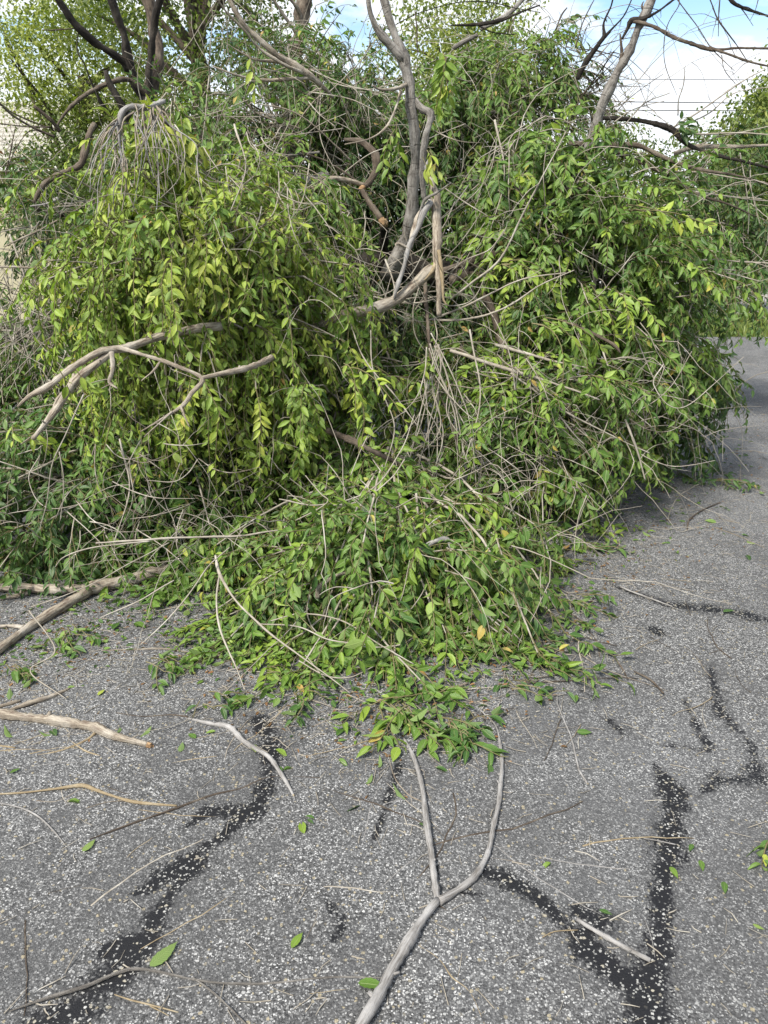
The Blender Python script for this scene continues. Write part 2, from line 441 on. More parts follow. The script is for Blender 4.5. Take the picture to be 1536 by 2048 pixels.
def sheet(name, x0, x1, y0, y1, z, mat, label):
    o = build(name, [(x0, y0, z), (x1, y0, z), (x1, y1, z), (x0, y1, z)], [[[0, 1, 2, 3]]], mat, smooth=False)
    return tag(o, label, kind='structure')
sheet('ground', -400, 400, -200, 900, -0.03, M['soil'], 'dull green lawn running off behind the branches')
sheet('driveway', 6.5, 30, 15.6, 30, -0.012, M['concrete'], 'pale concrete drive beyond the grass strip')
sheet('lawn', -40, 1.6, 7.6, 40, 0.008, M['soil'], 'green lawn between the heap and the cream house')
# verge grass between the road and the drive
def grass(name, n, x0, x1, y0, y1, h, label, z=-0.03):
    p = np.stack([rng.uniform(x0, x1, n), rng.uniform(y0, y1, n), np.full(n, z)], -1)
    a = rng.uniform(0, 6.28, n); hh = h * rng.uniform(0.5, 1.3, n)
    w = 0.012 * rng.uniform(0.7, 1.5, n)
    side = np.stack([np.cos(a), np.sin(a), 0 * a], -1)
    lean = np.stack([rng.normal(0, .35, n), rng.normal(0, .35, n), np.ones(n)], -1) * hh[:, None]
    V = np.stack([p - side * w[:, None], p + side * w[:, None], p + lean], 1).reshape(-1, 3)
    f = np.arange(3 * n).reshape(-1, 3)
    o = build(name, V, [f], M['farleaf'], attrs={'tint': np.repeat(rng.uniform(0.25, 0.9, n), 3)}, smooth=False)
    return tag(o, label, 'grass', kind='stuff')
grass('grass', 26000, 4.5, 14, 12.6, 15.7, 0.16, 'uncut green grass along the far road edge')

grass('grass', 22000, -7, 1.6, 7.55, 12, 0.09, 'short lawn grass behind the heap', .008)

# ------------------------------------------------------------------ leaves
ST = [0.0, 0.12, 0.32, 0.55, 0.78, 0.92, 1.0]
WD = [0.03, 0.62, 0.98, 0.92, 0.52, 0.18, 0.0]
def leaf_template(width, fold, curl, twist, bend):
    V, uv = [], []
    for t, w in zip(ST, WD):
        hw = 0.5 * width * w
        zc = -curl * t * t
        xb = bend * t * t
        for s in (-1, 0, 1):
            a = twist * t
            x = s * hw * math.cos(fold); z = abs(s) * hw * math.sin(fold)
            V.append((xb + x * math.cos(a) - z * math.sin(a) * s, t * (1 - 0.25 * curl * t), zc + z + x * math.sin(a)))
            uv.append((0.5 + 0.5 * s * w, t))
    q = []
    for i in range(len(ST) - 1):
        b = i * 3
        q += [(b, b + 1, b + 4, b + 3), (b + 1, b + 2, b + 5, b + 4)]
    return np.array(V), np.array(uv), np.array(q)
TEMPL = [leaf_template(rng.uniform(.38, .50), rng.uniform(.15, .95), rng.uniform(-.05, .55), rng.normal(0, .35), rng.normal(0, .10)) for _ in range(9)] + [leaf_template(rng.uniform(.36, .46), rng.uniform(.9, 1.35), rng.uniform(.4, .95), rng.normal(0, .9), rng.normal(0, .2)) for _ in range(2)]

def leaf_mesh(pos, d, nrm, size, var, tint):
    """arrays of leaves -> V, quads, uv, tint"""
    d = unit(d); nrm = unit(nrm - d * np.sum(nrm * d, -1, keepdims=True)); x = np.cross(d, nrm)
    Rm = np.stack([x, d, nrm], -1)                       # columns
    Vs, Qs, Us, Ts, base = [], [], [], [], 0
    for k, (tv, tu, tq) in enumerate(TEMPL):
        m = np.where(var == k)[0]
        if not len(m): continue
        w = np.einsum('nij,vj->nvi', Rm[m], tv) * size[m][:, None, None] + pos[m][:, None]
        Vs.append(w.reshape(-1, 3)); Us.append(np.tile(tu, (len(m), 1)))
        Qs.append((tq[None] + (np.arange(len(m)) * len(tv))[:, None, None]).reshape(-1, 4) + base)
        Ts.append(np.repeat(tint[m], len(tv))); base += len(m) * len(tv)
    return np.concatenate(Vs), [np.concatenate(Qs)], np.concatenate(Us), np.concatenate(Ts)

NT = 24
_leaf_cache = {}
def leaf_data(k, t):
    ti = int(np.clip(t, 0, 0.999) * NT)
    key = (k, ti)
    if key not in _leaf_cache:
        tv, tu, tq = TEMPL[k]
        o = build('leaf', tv, [tq], M['leaf'], uv=tu, attrs={'tint': np.full(len(tv), (ti + 0.5) / NT)})
        _leaf_cache[key] = o.data; bpy.data.objects.remove(o)
    return _leaf_cache[key]
def leaf_object(pos, d, nrm, size, k, t, parent=None):
    d = unit(d); nrm = unit(nrm - d * np.dot(nrm, d)); x = np.cross(d, nrm)
    o = bpy.data.objects.new('leaf', leaf_data(k, t)); COL.objects.link(o)
    p = pos
    if parent: o.parent = parent; p = pos - np.array(parent.location)
    s = size
    o.matrix_basis = Matrix(((x[0] * s, d[0] * s, nrm[0] * s, p[0]), (x[1] * s, d[1] * s, nrm[1] * s, p[1]), (x[2] * s, d[2] * s, nrm[2] * s, p[2]), (0, 0, 0, 1)))
    return o

class Spray:
    """leaves and fine shoots gathered before they are linked"""
    def __init__(s): s.pos, s.d, s.n, s.size, s.tint, s.shootP, s.shootR = [], [], [], [], [], [], []
    def cat(s):
        for k in ('pos', 'd', 'n', 'size', 'tint'):
            setattr(s, k, np.concatenate(getattr(s, k)) if getattr(s, k) else np.zeros((0, 3) if k in ('pos', 'd', 'n') else (0,)))
        s.var = rng.integers(0, len(TEMPL), len(s.size))

def grow_shoots(S, base, dir0, out, length, droop, tint, lsize, bare=0.0, floor=0.012, npt=9, spacing=0.018):
    """base, dir0, out (N,3): shoots that start at base, head along dir0, sag; leaves in two ranks facing out"""
    N = len(base)
    if not N: return
    step = (length / (npt - 1))[:, None]
    P = [base]; d = unit(dir0)
    g = unit(np.array([0, 0, -1.0]) + rng.normal(0, .28, (N, 3)))
    for i in range(npt - 1):
        d = unit(d + droop[:, None] * g * 0.32 + rng.normal(0, 0.07, (N, 3)))
        q = P[-1] + d * step
        low = q[:, 2] < floor
        if low.any():
            fl = floor + rng.uniform(0, .025, low.sum())
            q[low, 2] = fl
            d[low, 2] = np.abs(d[low, 2]) * 0.15
            hz = out[low] * np.array([1, 1, 0]); d[low] = unit(d[low] + 0.5 * hz)
        P.append(q)
    P = np.stack(P, 1)
    R = np.linspace(1.0, 0.45, npt)[None] * (0.0019 + 0.0022 * np.clip(length, 0, .7))[:, None]
    S.shootP.append(P); S.shootR.append(R)
    # leaves
    T = unit(np.gradient(P, axis=1))
    maxl = int(np.max(length) / spacing)
    for j in range(maxl):
        s_at = (j + 1.2) * spacing * (1 + 0.15 * rng.normal(size=N))
        fr = s_at / length
        ok = (fr < 1.0) & (rng.random(N) > bare + 0.12) & (fr > 0.08)
        if not ok.any(): continue
        m = np.where(ok)[0]; ff = fr[m] * (npt - 1); i0 = np.minimum(ff.astype(int), npt - 2); w = (ff - i0)[:, None]
        p = P[m, i0] * (1 - w) + P[m, i0 + 1] * w
        t = T[m, i0]
        nn = unit(out[m] + np.array([0, 0, 0.45]) + rng.normal(0, 0.30, (len(m), 3)))
        nn = unit(nn - t * np.sum(nn * t, -1, keepdims=True))
        side = np.cross(nn, t) * (1 if j % 2 else -1)
        ang = rng.normal(0.80, 0.25, len(m))[:, None]
        ld = np.cos(ang) * t + np.sin(ang) * side + np.array([0, 0, -0.38]) * rng.uniform(.3, 1.7, (len(m), 1)) + rng.normal(0, .13, (len(m), 3))
        ld = unit(ld)
        nrm = unit(nn + rng.normal(0, .33, (len(m), 3)))
        flip = rng.random(len(m)) < 0.10
        nrm[flip] *= -1
        prof = np.clip(1.15 - 0.55 * np.abs(fr[m] - 0.45) * 2 * 0.8, .45, 1.1)
        sz = lsize * prof * rng.uniform(.55, 1.28, len(m))
        pp = p + ld * 0.004
        tip = pp[:, 2] + ld[:, 2] * sz
        lowt = tip < 0.008
        if lowt.any():
            ld[lowt, 2] = np.maximum((0.012 - pp[lowt, 2]) / sz[lowt], -0.2) + .05; ld[lowt] = unit(ld[lowt])
            nrm[lowt] = unit(nrm[lowt] * .4 + np.array([0, 0, 1.0]) * np.where(rng.random((lowt.sum(), 1)) < .8, 1, -1))
        S.pos.append(pp); S.d.append(ld); S.n.append(nrm); S.size.append(sz)
        tt = tint[m] + rng.normal(0, .07, len(m))
        tt = np.clip(tt, 0.02, 0.92)
        odd = rng.random(len(m)); tt[odd < .012] = rng.uniform(.94, .999, (odd < .012).sum())
        S.tint.append(tt)

# ------------------------------------------------------------------ background: house, shrubs, trees, wires
def box(name, lo, hi, mat, parent=None, rot=None):
    x0, y0, z0 = lo; x1, y1, z1 = hi
    V = np.array([(x0, y0, z0), (x1, y0, z0), (x1, y1, z0), (x0, y1, z0), (x0, y0, z1), (x1, y0, z1), (x1, y1, z1), (x0, y1, z1)], float)
    return build(name, V, [[(0, 3, 2, 1), (4, 5, 6, 7), (0, 1, 5, 4), (1, 2, 6, 5), (2, 3, 7, 6), (3, 0, 4, 7)]], mat, parent, smooth=False)
HY = 15.0
eave = at(60, 322, HY); ridge = at(60, 205, HY + 3.2)
hx0, hx1 = -15.0, at(150, 330, HY)[0]
house = thing('house', 'cream house with pale shingled roof seen behind the twigs', 'house', (hx1 - 4, HY + 3, -0.03))
box('wall', (hx0 + .3, HY + .35, -0.03), (hx1 - .3, HY + 6.2, eave[2] - 0.12), M['wall'], house)
box('fascia', (hx0, HY - 0.02, eave[2] - 0.16), (hx1, HY + 0.02, eave[2] + 0.0), M['trim'], house)
box('soffit', (hx0, HY + 0.022, eave[2] - 0.115), (hx1, HY + 0.6, eave[2] - 0.09), M['trim'], house)
nC = 14
run = 3.2; rise = ridge[2] - eave[2]
for i in range(nC):
    y0 = HY - 0.06 + run * i / nC; z0 = eave[2] + rise * i / nC + 0.01
    y1 = HY - 0.06 + run * (i + 1.12) / nC; z1 = eave[2] + rise * (i + 1.12) / nC
    n_sh = 40
    V = []; Q = []
    ex = np.linspace(hx0 - .1, hx1 + .1, n_sh + 1) + (0.1 if i % 2 else 0)
    for j in range(n_sh):
        lift = 0.025 + rng.uniform(0, .008); b = len(V)
        a0, a1 = ex[j] + .004, ex[j + 1] - .004
        V += [(a0, y0, z0 + lift), (a1, y0, z0 + lift), (a1, y1, z1 + .004), (a0, y1, z1 + .004), (a0, y0, z0 - .02), (a1, y0, z0 - .02), (a1, y1, z1 - .02), (a0, y1, z1 - .02)]
        Q += [(b, b + 1, b + 2, b + 3), (b + 4, b + 5, b + 1, b), (b, b + 3, b + 7, b + 4), (b + 1, b + 5, b + 6, b + 2)]
    o = build('shingle_course', V, [Q], M['shingle'], house, smooth=False); o['kind'] = 'stuff'
yr = HY - .06 + run
build('roof_back', [(hx0, yr, ridge[2] - .02), (hx1, yr, ridge[2] - .02), (hx1, yr + 3.4, eave[2]), (hx0, yr + 3.4, eave[2])], [[[0, 1, 2, 3]]], M['shingle'], house, smooth=False)
build('gable', [(hx1 - .3, HY + .35, eave[2] - .12), (hx1 - .3, HY + 6.2, eave[2] - .12), (hx1 - .3, yr, ridge[2] - .06)], [[[0, 1, 2]]], M['wall'], house, smooth=False)

def blob_leaves(centers, n_each, spread, size, tint0, tint1, quad=True):
    n = len(centers) * n_each
    c = np.repeat(centers, n_each, 0) + rng.normal(0, 1, (n, 3)) * spread
    d = unit(rng.normal(0, 1, (n, 3)) + np.array([0, 0, -.5])); nr = unit(rng.normal(0, .8, (n, 3)) + np.array([0, -.3, .8]))
    x = unit(np.cross(d, nr)); s = size * rng.uniform(.6, 1.3, n)[:, None]
    nz = unit(np.cross(x, d))
    V = np.stack([c, c + d * s * .5 + x * s * .26 + nz * s * .06, c + d * s, c + d * s * .5 - x * s * .26 + nz * s * .06], 1).reshape(-1, 3)
    b = np.arange(n)[:, None] * 4
    tri = np.concatenate([b + np.array([[0, 1, 2]]), b + np.array([[0, 2, 3]])])
    tint = np.repeat(rng.uniform(tint0, tint1, len(centers)), n_each) + rng.normal(0, .1, n)
    return V, [tri], np.repeat(np.clip(tint, 0, 1), 4)
def blob_centers(C, R, n, shell=0.55, lump=0.22):
    u = unit(rng.normal(0, 1, (n, 3))); rho = rng.uniform(shell, 1.0, (n, 1)) ** .7
    ph = rng.uniform(0, 6, 3)
    wob = 1 + lump * np.sin(u[:, :1] * 5 + ph[0]) * np.sin(u[:, 2:] * 4 + ph[1]) + lump * np.sin(u[:, 1:2] * 7 + ph[2])
    return np.asarray(C) + u * rho * wob * np.asarray(R)
def tree(name, label, base, C, R, n, each, size, t0, t1, trunk_r=.14, spread=.22, group=None, mat='farleaf', cat='tree'):
    base = np.asarray(base, float); C = np.asarray(C, float)
    o = thing(name, label, cat, base, group)
    cen = blob_centers(C, R, n)
    V, f, t = blob_leaves(cen, each, spread, size, t0, t1)
    V[:, 2] = np.maximum(V[:, 2], 0.0)
    build('crown', V, f, M[mat], o, attrs={'tint': t}, smooth=False)
    P, Rr = spline([base, (base + C) / 2 + rng.normal(0, .1, 3), C], [trunk_r, trunk_r * .8, trunk_r * .4], .2, .3)
    tube_obj('trunk', P, Rr, M['brown'], o, 8)
    sel = cen[rng.permutation(n)[:14]]
    for s_ in sel:
        st = P[rng.integers(len(P) // 2, len(P))]
        Pb, Rb = spline([st, (st + s_) / 2 + np.array([0, 0, .15]), s_], [trunk_r * .3, trunk_r * .2, trunk_r * .08], .15, .3)
        tube_obj('limb', Pb, Rb, M['brown'], o, 5, False)
    return o
def ctr(px, py, Y): return at(px, py, Y)
def gnd(px, Y): p = at(px, 600, Y); return np.array([p[0], Y, -0.03])
tree('tree', 'bright green round tree rising beyond the power lines', gnd(1570, 24), ctr(1600, 345, 24), (2.6, 2.4, 3.3), 340, 150, .15, .25, .9, .2, .3, 'trees beyond the fallen branches')
tree('tree', 'yellow green tree behind the dark standing limbs', gnd(110, 12.5), ctr(165, 150, 12.5), (1.15, 1.5, 0.85), 130, 130, .062, .45, 1.1, .13, .2, 'trees beyond the fallen branches')
tree('tree', 'tall dense tree filling the sky above the pale forked twigs', gnd(430, 11), ctr(390, -60, 11), (1.5, 1.4, 1.7), 170, 130, .062, .2, .9, .2, .22, 'trees beyond the fallen branches')
tree('tree', 'sunlit tree top peeping over the tallest heap of branches', gnd(930, 13), ctr(925, 175, 13), (1.1, 1.2, 1.15), 130, 120, .065, .5, 1.0, .13, .2, 'trees beyond the fallen branches')
tree('tree', 'dark tree behind the heap under the leaning bare limb', gnd(1230, 14), ctr(1210, 400, 14), (1.7, 1.0, .85), 140, 120, .07, .1, .6, .1, .2, 'trees beyond the fallen branches')
tree('shrub', 'low dark green shrub between the house and the heap', gnd(190, 10.5), ctr(215, 430, 10.5), (.9, .7, .6), 90, 110, .062, .1, .6, .06, .16, cat='shrub')
tree('shrub', 'shrub with withered orange leaves by the cream house wall', gnd(45, 12), ctr(50, 400, 12), (.34, .3, .36), 12, 26, .08, .2, 1., .05, .14, mat='dryleaf', cat='shrub')
tree('shrub', 'thin green shrub against the cream house wall', gnd(95, 11.2), ctr(95, 370, 11.2), (.75, .5, .55), 60, 80, .06, .15, .7, .05, .14, cat='shrub')
tree('hedge', 'dark green hedge closing the view under the bright round tree', gnd(1500, 17), ctr(1560, 400, 17), (1.7, .8, 1.1), 150, 70, .12, .1, .7, .06, .2, cat='hedge')
for i, (a, b_) in enumerate((((1180, 158, 30), (1560, 160, 30)), ((1180, 203, 26), (1560, 207, 26)), ((1180, 220, 26), (1560, 222, 26)))):
    A = at(*a); B = at(*b_); dv = B - A
    pts = [A - dv * 1.2, A - dv * .4 - np.array([0, 0, .02]), A, B, B + dv * 1.0]
    P, Rr = spline(pts, [.010 if i == 0 else .013] * 5, 2.0)
    lb = ['thin faint power line, highest of the three across the clouds', 'dark power line between the faint one and the lowest one', 'dark power line, lowest of the three across the clouds'][i]
    tag(tube_obj('power_line', P, Rr, M['wire'], None, 6), lb, 'power line', 'overhead lines')

# ------------------------------------------------------------------ the fallen branches
BOUGHS = []
def bough(label, cpx, cpy, Y, rx, rz, ry, nb, root, tint, lsize=.062, droop=.9, shoots=7, bare=0.05, bare_twigs=25, slen=(.18, .42), mat='brown',
          lr=.03, front=-.25, flow=(0, -.3, 0), group='fallen leafy branches heaped on the road', cat='fallen branch', tvar=.1, inner=.55, floor=.012):
    BOUGHS.append(dict(locals()))
def make_bough(b):
    C = at(b['cpx'], b['cpy'], b['Y']); t = depth_at(b['cpx'], b['cpy'], b['Y'])
    R = np.array([b['rx'] * t / F, b['ry'], b['rz'] * t / F])
    root = at(*b['root']) if len(b['root']) == 3 else ground(*b['root'])
    root[2] = max(root[2], b['lr'] + .01)
    nb = b['nb']; S = Spray(); b['S'] = S
    # main limb
    toC = np.array([0, -1, .25])
    flow = np.array(b['flow'], float)
    tipm = C + R * np.array([rng.uniform(-.3, .3), -.45, .15]) + flow * .2
    mid = (root * .5 + C * .5) + np.array([0, 0, .25 * R[2]])
    Cc = C.copy()
    for q in (mid, Cc, tipm): q[2] = max(q[2], b['lr'] + .02)
    LP, LR = spline([root, mid, Cc, tipm], [b['lr'], b['lr'] * .85, b['lr'] * .6, b['lr'] * .3], .04, .5, int(b['cpx']))
    LP[:, 2] = np.maximum(LP[:, 2], LR + .004)
    b['LP'], b['LR'], b['root3'] = LP, LR, root
    # side branches from the limb to points near the mound's surface
    u = []
    toCam = unit(CAMP - C)
    while len(u) < nb:
        v = unit(rng.normal(0, 1, 3))
        if v @ toCam < b['front'] : continue
        if (C + v * R)[2] < -0.08: continue
        u.append(v)
    u = np.array(u)
    rho = 1 - (1 - b['inner']) * rng.random((nb, 1)) ** 1.8
    E = C + u * R * rho * (1 + .08 * rng.normal(size=(nb, 1)))
    E[:, 2] = np.maximum(E[:, 2], .03)
    nrm = unit(u / R)
    nrm[:, 2] = np.maximum(nrm[:, 2], -.2); nrm = unit(nrm)
    li = np.clip((len(LP) * (0.35 + .62 * rng.random(nb))).astype(int), 0, len(LP) - 1)
    B0 = LP[li]
    L = np.linalg.norm(E - B0, axis=1)
    npt = 10; tt = np.linspace(0, 1, npt)
    side = unit(np.cross(nrm, np.array([0, 0, 1.])) + 1e-6)
    c1 = B0 + (E - B0) * .4 + np.array([0, 0, 1.]) * (.16 * L)[:, None] + rng.normal(0, .06, (nb, 3))
    T_ = tt[None, :, None]
    BP = (1 - T_) ** 2 * B0[:, None] + 2 * T_ * (1 - T_) * c1[:, None] + T_ ** 2 * E[:, None]
    BP += np.cumsum(rng.normal(0, .012, BP.shape), 1) * np.sin(np.pi * tt)[None, :, None]
    BP[:, :, 2] = np.maximum(BP[:, :, 2], .012)
    BR = (0.0035 + .0045 * np.clip(L, 0, 1.2))[:, None] * np.linspace(1.15, .4, npt)[None]
    b['BP'], b['BR'] = BP, BR
    # leafy shoots along the outer part of each side branch
    ns = b['shoots']; idx = np.repeat(np.arange(nb), ns); n = len(idx)
    f = rng.uniform(.35, 1.0, n); f[::ns] = 1.0
    ff = f * (npt - 1); i0 = np.minimum(ff.astype(int), npt - 2); w = (ff - i0)[:, None]
    base = BP[idx, i0] * (1 - w) + BP[idx, i0 + 1] * w
    td = unit(BP[idx, i0 + 1] - BP[idx, i0])
    sd = np.cross(nrm[idx], td) * rng.choice([-1, 1], (n, 1))
    a = rng.uniform(.3, 1.15, (n, 1)); a[::ns] = .1
    d0 = np.cos(a) * td + np.sin(a) * sd + nrm[idx] * .35 + flow * .5 + rng.normal(0, .2, (n, 3))
    length = rng.uniform(*b['slen'], n)
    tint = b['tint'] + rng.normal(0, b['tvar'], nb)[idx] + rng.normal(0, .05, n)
    out = unit(nrm[idx] + np.array([0, -.35, .1]))
    grow_shoots(S, base, d0, out, length, np.full(n, b['droop']) * rng.uniform(.6, 1.4, n), tint, b['lsize'], b['bare'], b['floor'])
    S.cat()
    # bare hanging twigs: long pale strands on the outside
    nt = int(b['bare_twigs'] * 1.15); tw = []
    for k in range(nt):
        i = rng.integers(nb); j = rng.integers(2, npt)
        p = BP[i, j] + nrm[i] * rng.uniform(.06, .17)
        d = unit(td[rng.integers(n)] * .5 + nrm[i] * .45 + rng.normal(0, .5, 3) + flow * .4)
        ln = rng.uniform(.35, 1.0); m = 14; pts = [p]
        kink = rng.normal(0, .10, (m, 3)) + (rng.random((m, 1)) < .3) * rng.normal(0, .30, (m, 3))
        for q in range(m - 1):
            d = unit(d + np.array([0, 0, -.10 * b['droop']]) + kink[q])
            nx_ = pts[-1] + d * ln / (m - 1)
            if nx_[2] < .01: nx_[2] = .01; d[2] = .02
            pts.append(nx_)
        r0 = rng.uniform(.0020, .0038)
        tw.append((np.array(pts), np.linspace(r0, r0 * .25, m)))
        # a side strand or two
        for _ in range(rng.integers(0, 3)):
            q0 = rng.integers(3, m - 3); d = unit(pts[q0 + 1] - pts[q0] + rng.normal(0, .5, 3)); l2 = ln * rng.uniform(.25, .5); p2 = [pts[q0]]
            for q in range(m - 1):
                d = unit(d + np.array([0, 0, -.08]) + rng.normal(0, .08, 3)); nx_ = p2[-1] + d * l2 / (m - 1); nx_[2] = max(nx_[2], .008); p2.append(nx_)
            tw.append((np.array(p2), np.linspace(r0 * .6, r0 * .3, m)))
    b['tw'] = tw

HEART = (800, 560, 5.3)
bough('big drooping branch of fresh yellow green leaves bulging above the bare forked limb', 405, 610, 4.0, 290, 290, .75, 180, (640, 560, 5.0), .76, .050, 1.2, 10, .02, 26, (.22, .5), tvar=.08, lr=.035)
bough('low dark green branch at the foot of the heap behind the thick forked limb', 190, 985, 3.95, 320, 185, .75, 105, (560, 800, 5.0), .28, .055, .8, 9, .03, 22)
bough('dry twiggy branch with few olive leaves at the edge below the house', 55, 680, 5.2, 180, 200, .7, 50, (330, 600, 5.8), .42, .045, 1.0, 6, .35, 90, (.15, .4))
bough('broad leafy branch spilling forward over the asphalt at the heap centre', 760, 1160, 3.42, 350, 215, 1.0, 150, (790, 760, 4.8), .50, .060, .75, 9, .03, 60, (.2, .45), flow=(.0, -.6, 0), tvar=.13)
bough('branch of light hanging sprays beneath the pale diagonal limb', 690, 790, 4.15, 190, 200, .65, 60, (760, 640, 5.0), .58, .060, 1.1, 8, .05, 34)
bough('broad branch with drooping sprays on the road side of the dark hollow', 1180, 640, 4.9, 255, 290, .8, 125, (900, 560, 5.3), .50, .062, .7, 9, .04, 40, (.22, .45), flow=(.3, -.3, 0), tvar=.13)
bough('tangled branch with many bare pale twigs under the road side sprays', 1060, 860, 4.35, 200, 190, .7, 80, (900, 700, 5.0), .46, .060, .8, 8, .06, 80, (.2, .42), flow=(.2, -.4, 0))
bough('tall heap of small grey green leaves against the clouds', 990, 265, 6.1, 205, 185, .9, 105, (860, 430, 6.2), .42, .055, .9, 9, .06, 130, (.2, .45))
bough('twiggy branch with thin leaves beneath the long pale forked twigs', 560, 285, 6.0, 240, 205, .9, 95, (720, 450, 6.2), .36, .052, .9, 8, .12, 150, (.2, .45))
bough('far dark leafy branch trailing onto the road below the long bare stems', 1415, 470, 7.3, 110, 185, .9, 70, (1180, 480, 7.0), .24, .065, 1.0, 8, .05, 40, (.25, .5), flow=(.3, -.1, 0))
bough('spray of broad grey green leaves around the foot of the leaning bare limb', 1130, 400, 4.9, 210, 130, .5, 50, (950, 480, 5.2), .46, .068, .9, 7, .05, 40)
bough('pale leafy tuft hanging over the arched whitish twigs', 345, 265, 3.8, 55, 70, .2, 9, (300, 230, 4.2), .74, .062, 1.3, 6, .02, 8)
bough('dark leaves crossing in front of the cream house', 120, 430, 5.6, 110, 100, .5, 16, (300, 430, 5.9), .26, .060, .8, 6, .2, 40)
bough('leafy branch between the big drooping sprays and the snapped dark limb', 560, 440, 4.7, 160, 140, .5, 48, (700, 470, 5.2), .50, .060, 1.1, 7, .08, 40)
bough('green branch tinted darker like shade, whose sprays reach farthest across the open asphalt', 1325, 800, 5.4, 100, 180, .6, 75, (1150, 700, 5.4), .22, .060, 1.1, 8, .03, 12, (.18, .38), flow=(.12, -.2, 0))  # leaf tint lowered to paint the shade of the side facing away
bough('shaded branch closing the back of the dark hollow', 810, 400, 6.0, 240, 200, .4, 95, (900, 560, 6.2), .07, .060, .9, 8, .05, 16, (.25, .5))  # near-black leaf tint stands in for deep shadow at the back
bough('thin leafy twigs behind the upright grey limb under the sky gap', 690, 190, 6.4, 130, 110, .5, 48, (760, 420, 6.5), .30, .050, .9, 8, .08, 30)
bough('leaves coloured dark for shade deep inside the hollow under the pale diagonal limb', 830, 660, 5.9, 260, 170, .4, 80, (900, 700, 6.2), .05, .060, .9, 8, .05, 20, (.25, .5))  # added behind the hollow, leaves tinted almost black to paint its shadow
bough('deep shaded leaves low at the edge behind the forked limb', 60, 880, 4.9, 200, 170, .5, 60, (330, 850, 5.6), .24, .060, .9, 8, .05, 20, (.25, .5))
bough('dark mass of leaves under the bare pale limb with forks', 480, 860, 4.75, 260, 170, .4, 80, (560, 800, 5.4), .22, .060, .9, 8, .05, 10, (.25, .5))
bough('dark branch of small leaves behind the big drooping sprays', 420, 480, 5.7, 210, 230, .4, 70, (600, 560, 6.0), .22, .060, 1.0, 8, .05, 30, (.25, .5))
bough('leafy branch lying between the forked limb and the spilling sprays', 430, 1110, 3.75, 220, 120, .5, 50, (560, 900, 4.6), .42, .064, .7, 7, .06, 40, flow=(-.1, -.4, 0))
for b in BOUGHS: make_bough(b)

# which leaves show largest: a coarse depth buffer over all leaves
allp = np.concatenate([b['S'].pos + b['S'].d * b['S'].size[:, None] * .5 for b in BOUGHS])
alls = np.concatenate([b['S'].size for b in BOUGHS]); alln = np.concatenate([b['S'].n for b in BOUGHS])
ax, ay, az = project(allp)
inside = (ax > 0) & (ax < 1536) & (ay > 0) & (ay < 2048)
cell = (np.clip(ay, 0, 2047) // 9).astype(int) * 172 + (np.clip(ax, 0, 1535) // 9).astype(int)
zmin = np.full(172 * 229, 1e9); np.minimum.at(zmin, cell[inside], az[inside])
vis = inside & (az < zmin[cell] + .03)
face = np.abs(np.sum(alln * unit(CAMP - allp), -1))
score = np.where(vis, alls / az * (.3 + face), 0)
print('leaves', len(allp), 'front', int(vis.sum()))
o0 = 0
for b in BOUGHS:
    S = b['S']; n = len(S.size); sc_ = score[o0:o0 + n]; o0 += n
    order = np.argsort(-sc_); own = order[:300]; own = own[sc_[own] > 0]
    rest = np.ones(n, bool); rest[own] = False
    T = thing('fallen_branch', b['label'], b['cat'], b['root3'], b['group'])
    b['T'] = T
    tube_obj('limb', b['LP'], b['LR'], M[b['mat']], T, 9)
    for P, R in zip(b['BP'], b['BR']): tube_obj('side_branch', P, R, M['twig'], T, 5, False)
    for P, R in b['tw'][:60]: tube_obj('bare_twig', P, R, M['twig'], T, 4, False)
    if len(b['tw']) > 60:
        V, f, uv = tubes(np.stack([x[0] for x in b['tw'][60:]]), np.stack([x[1] for x in b['tw'][60:]]), 4)
        tag(build('bare_twigs', V, f, M['twig'], T, uv), kind='stuff')
    V, f, uv = tubes(np.concatenate(S.shootP), np.concatenate(S.shootR), 3)
    tag(build('leafy_shoots', V, f, M['shoot'], T, uv), kind='stuff')
    V, f, uv, tn = leaf_mesh(S.pos[rest], S.d[rest], S.n[rest], S.size[rest], S.var[rest], S.tint[rest])
    tag(build('foliage', V, f, M['leaf'], T, uv, {'tint': tn}), kind='stuff')
    for i in own: leaf_object(S.pos[i], S.d[i], S.n[i], S.size[i], int(S.var[i]), float(S.tint[i]), T)

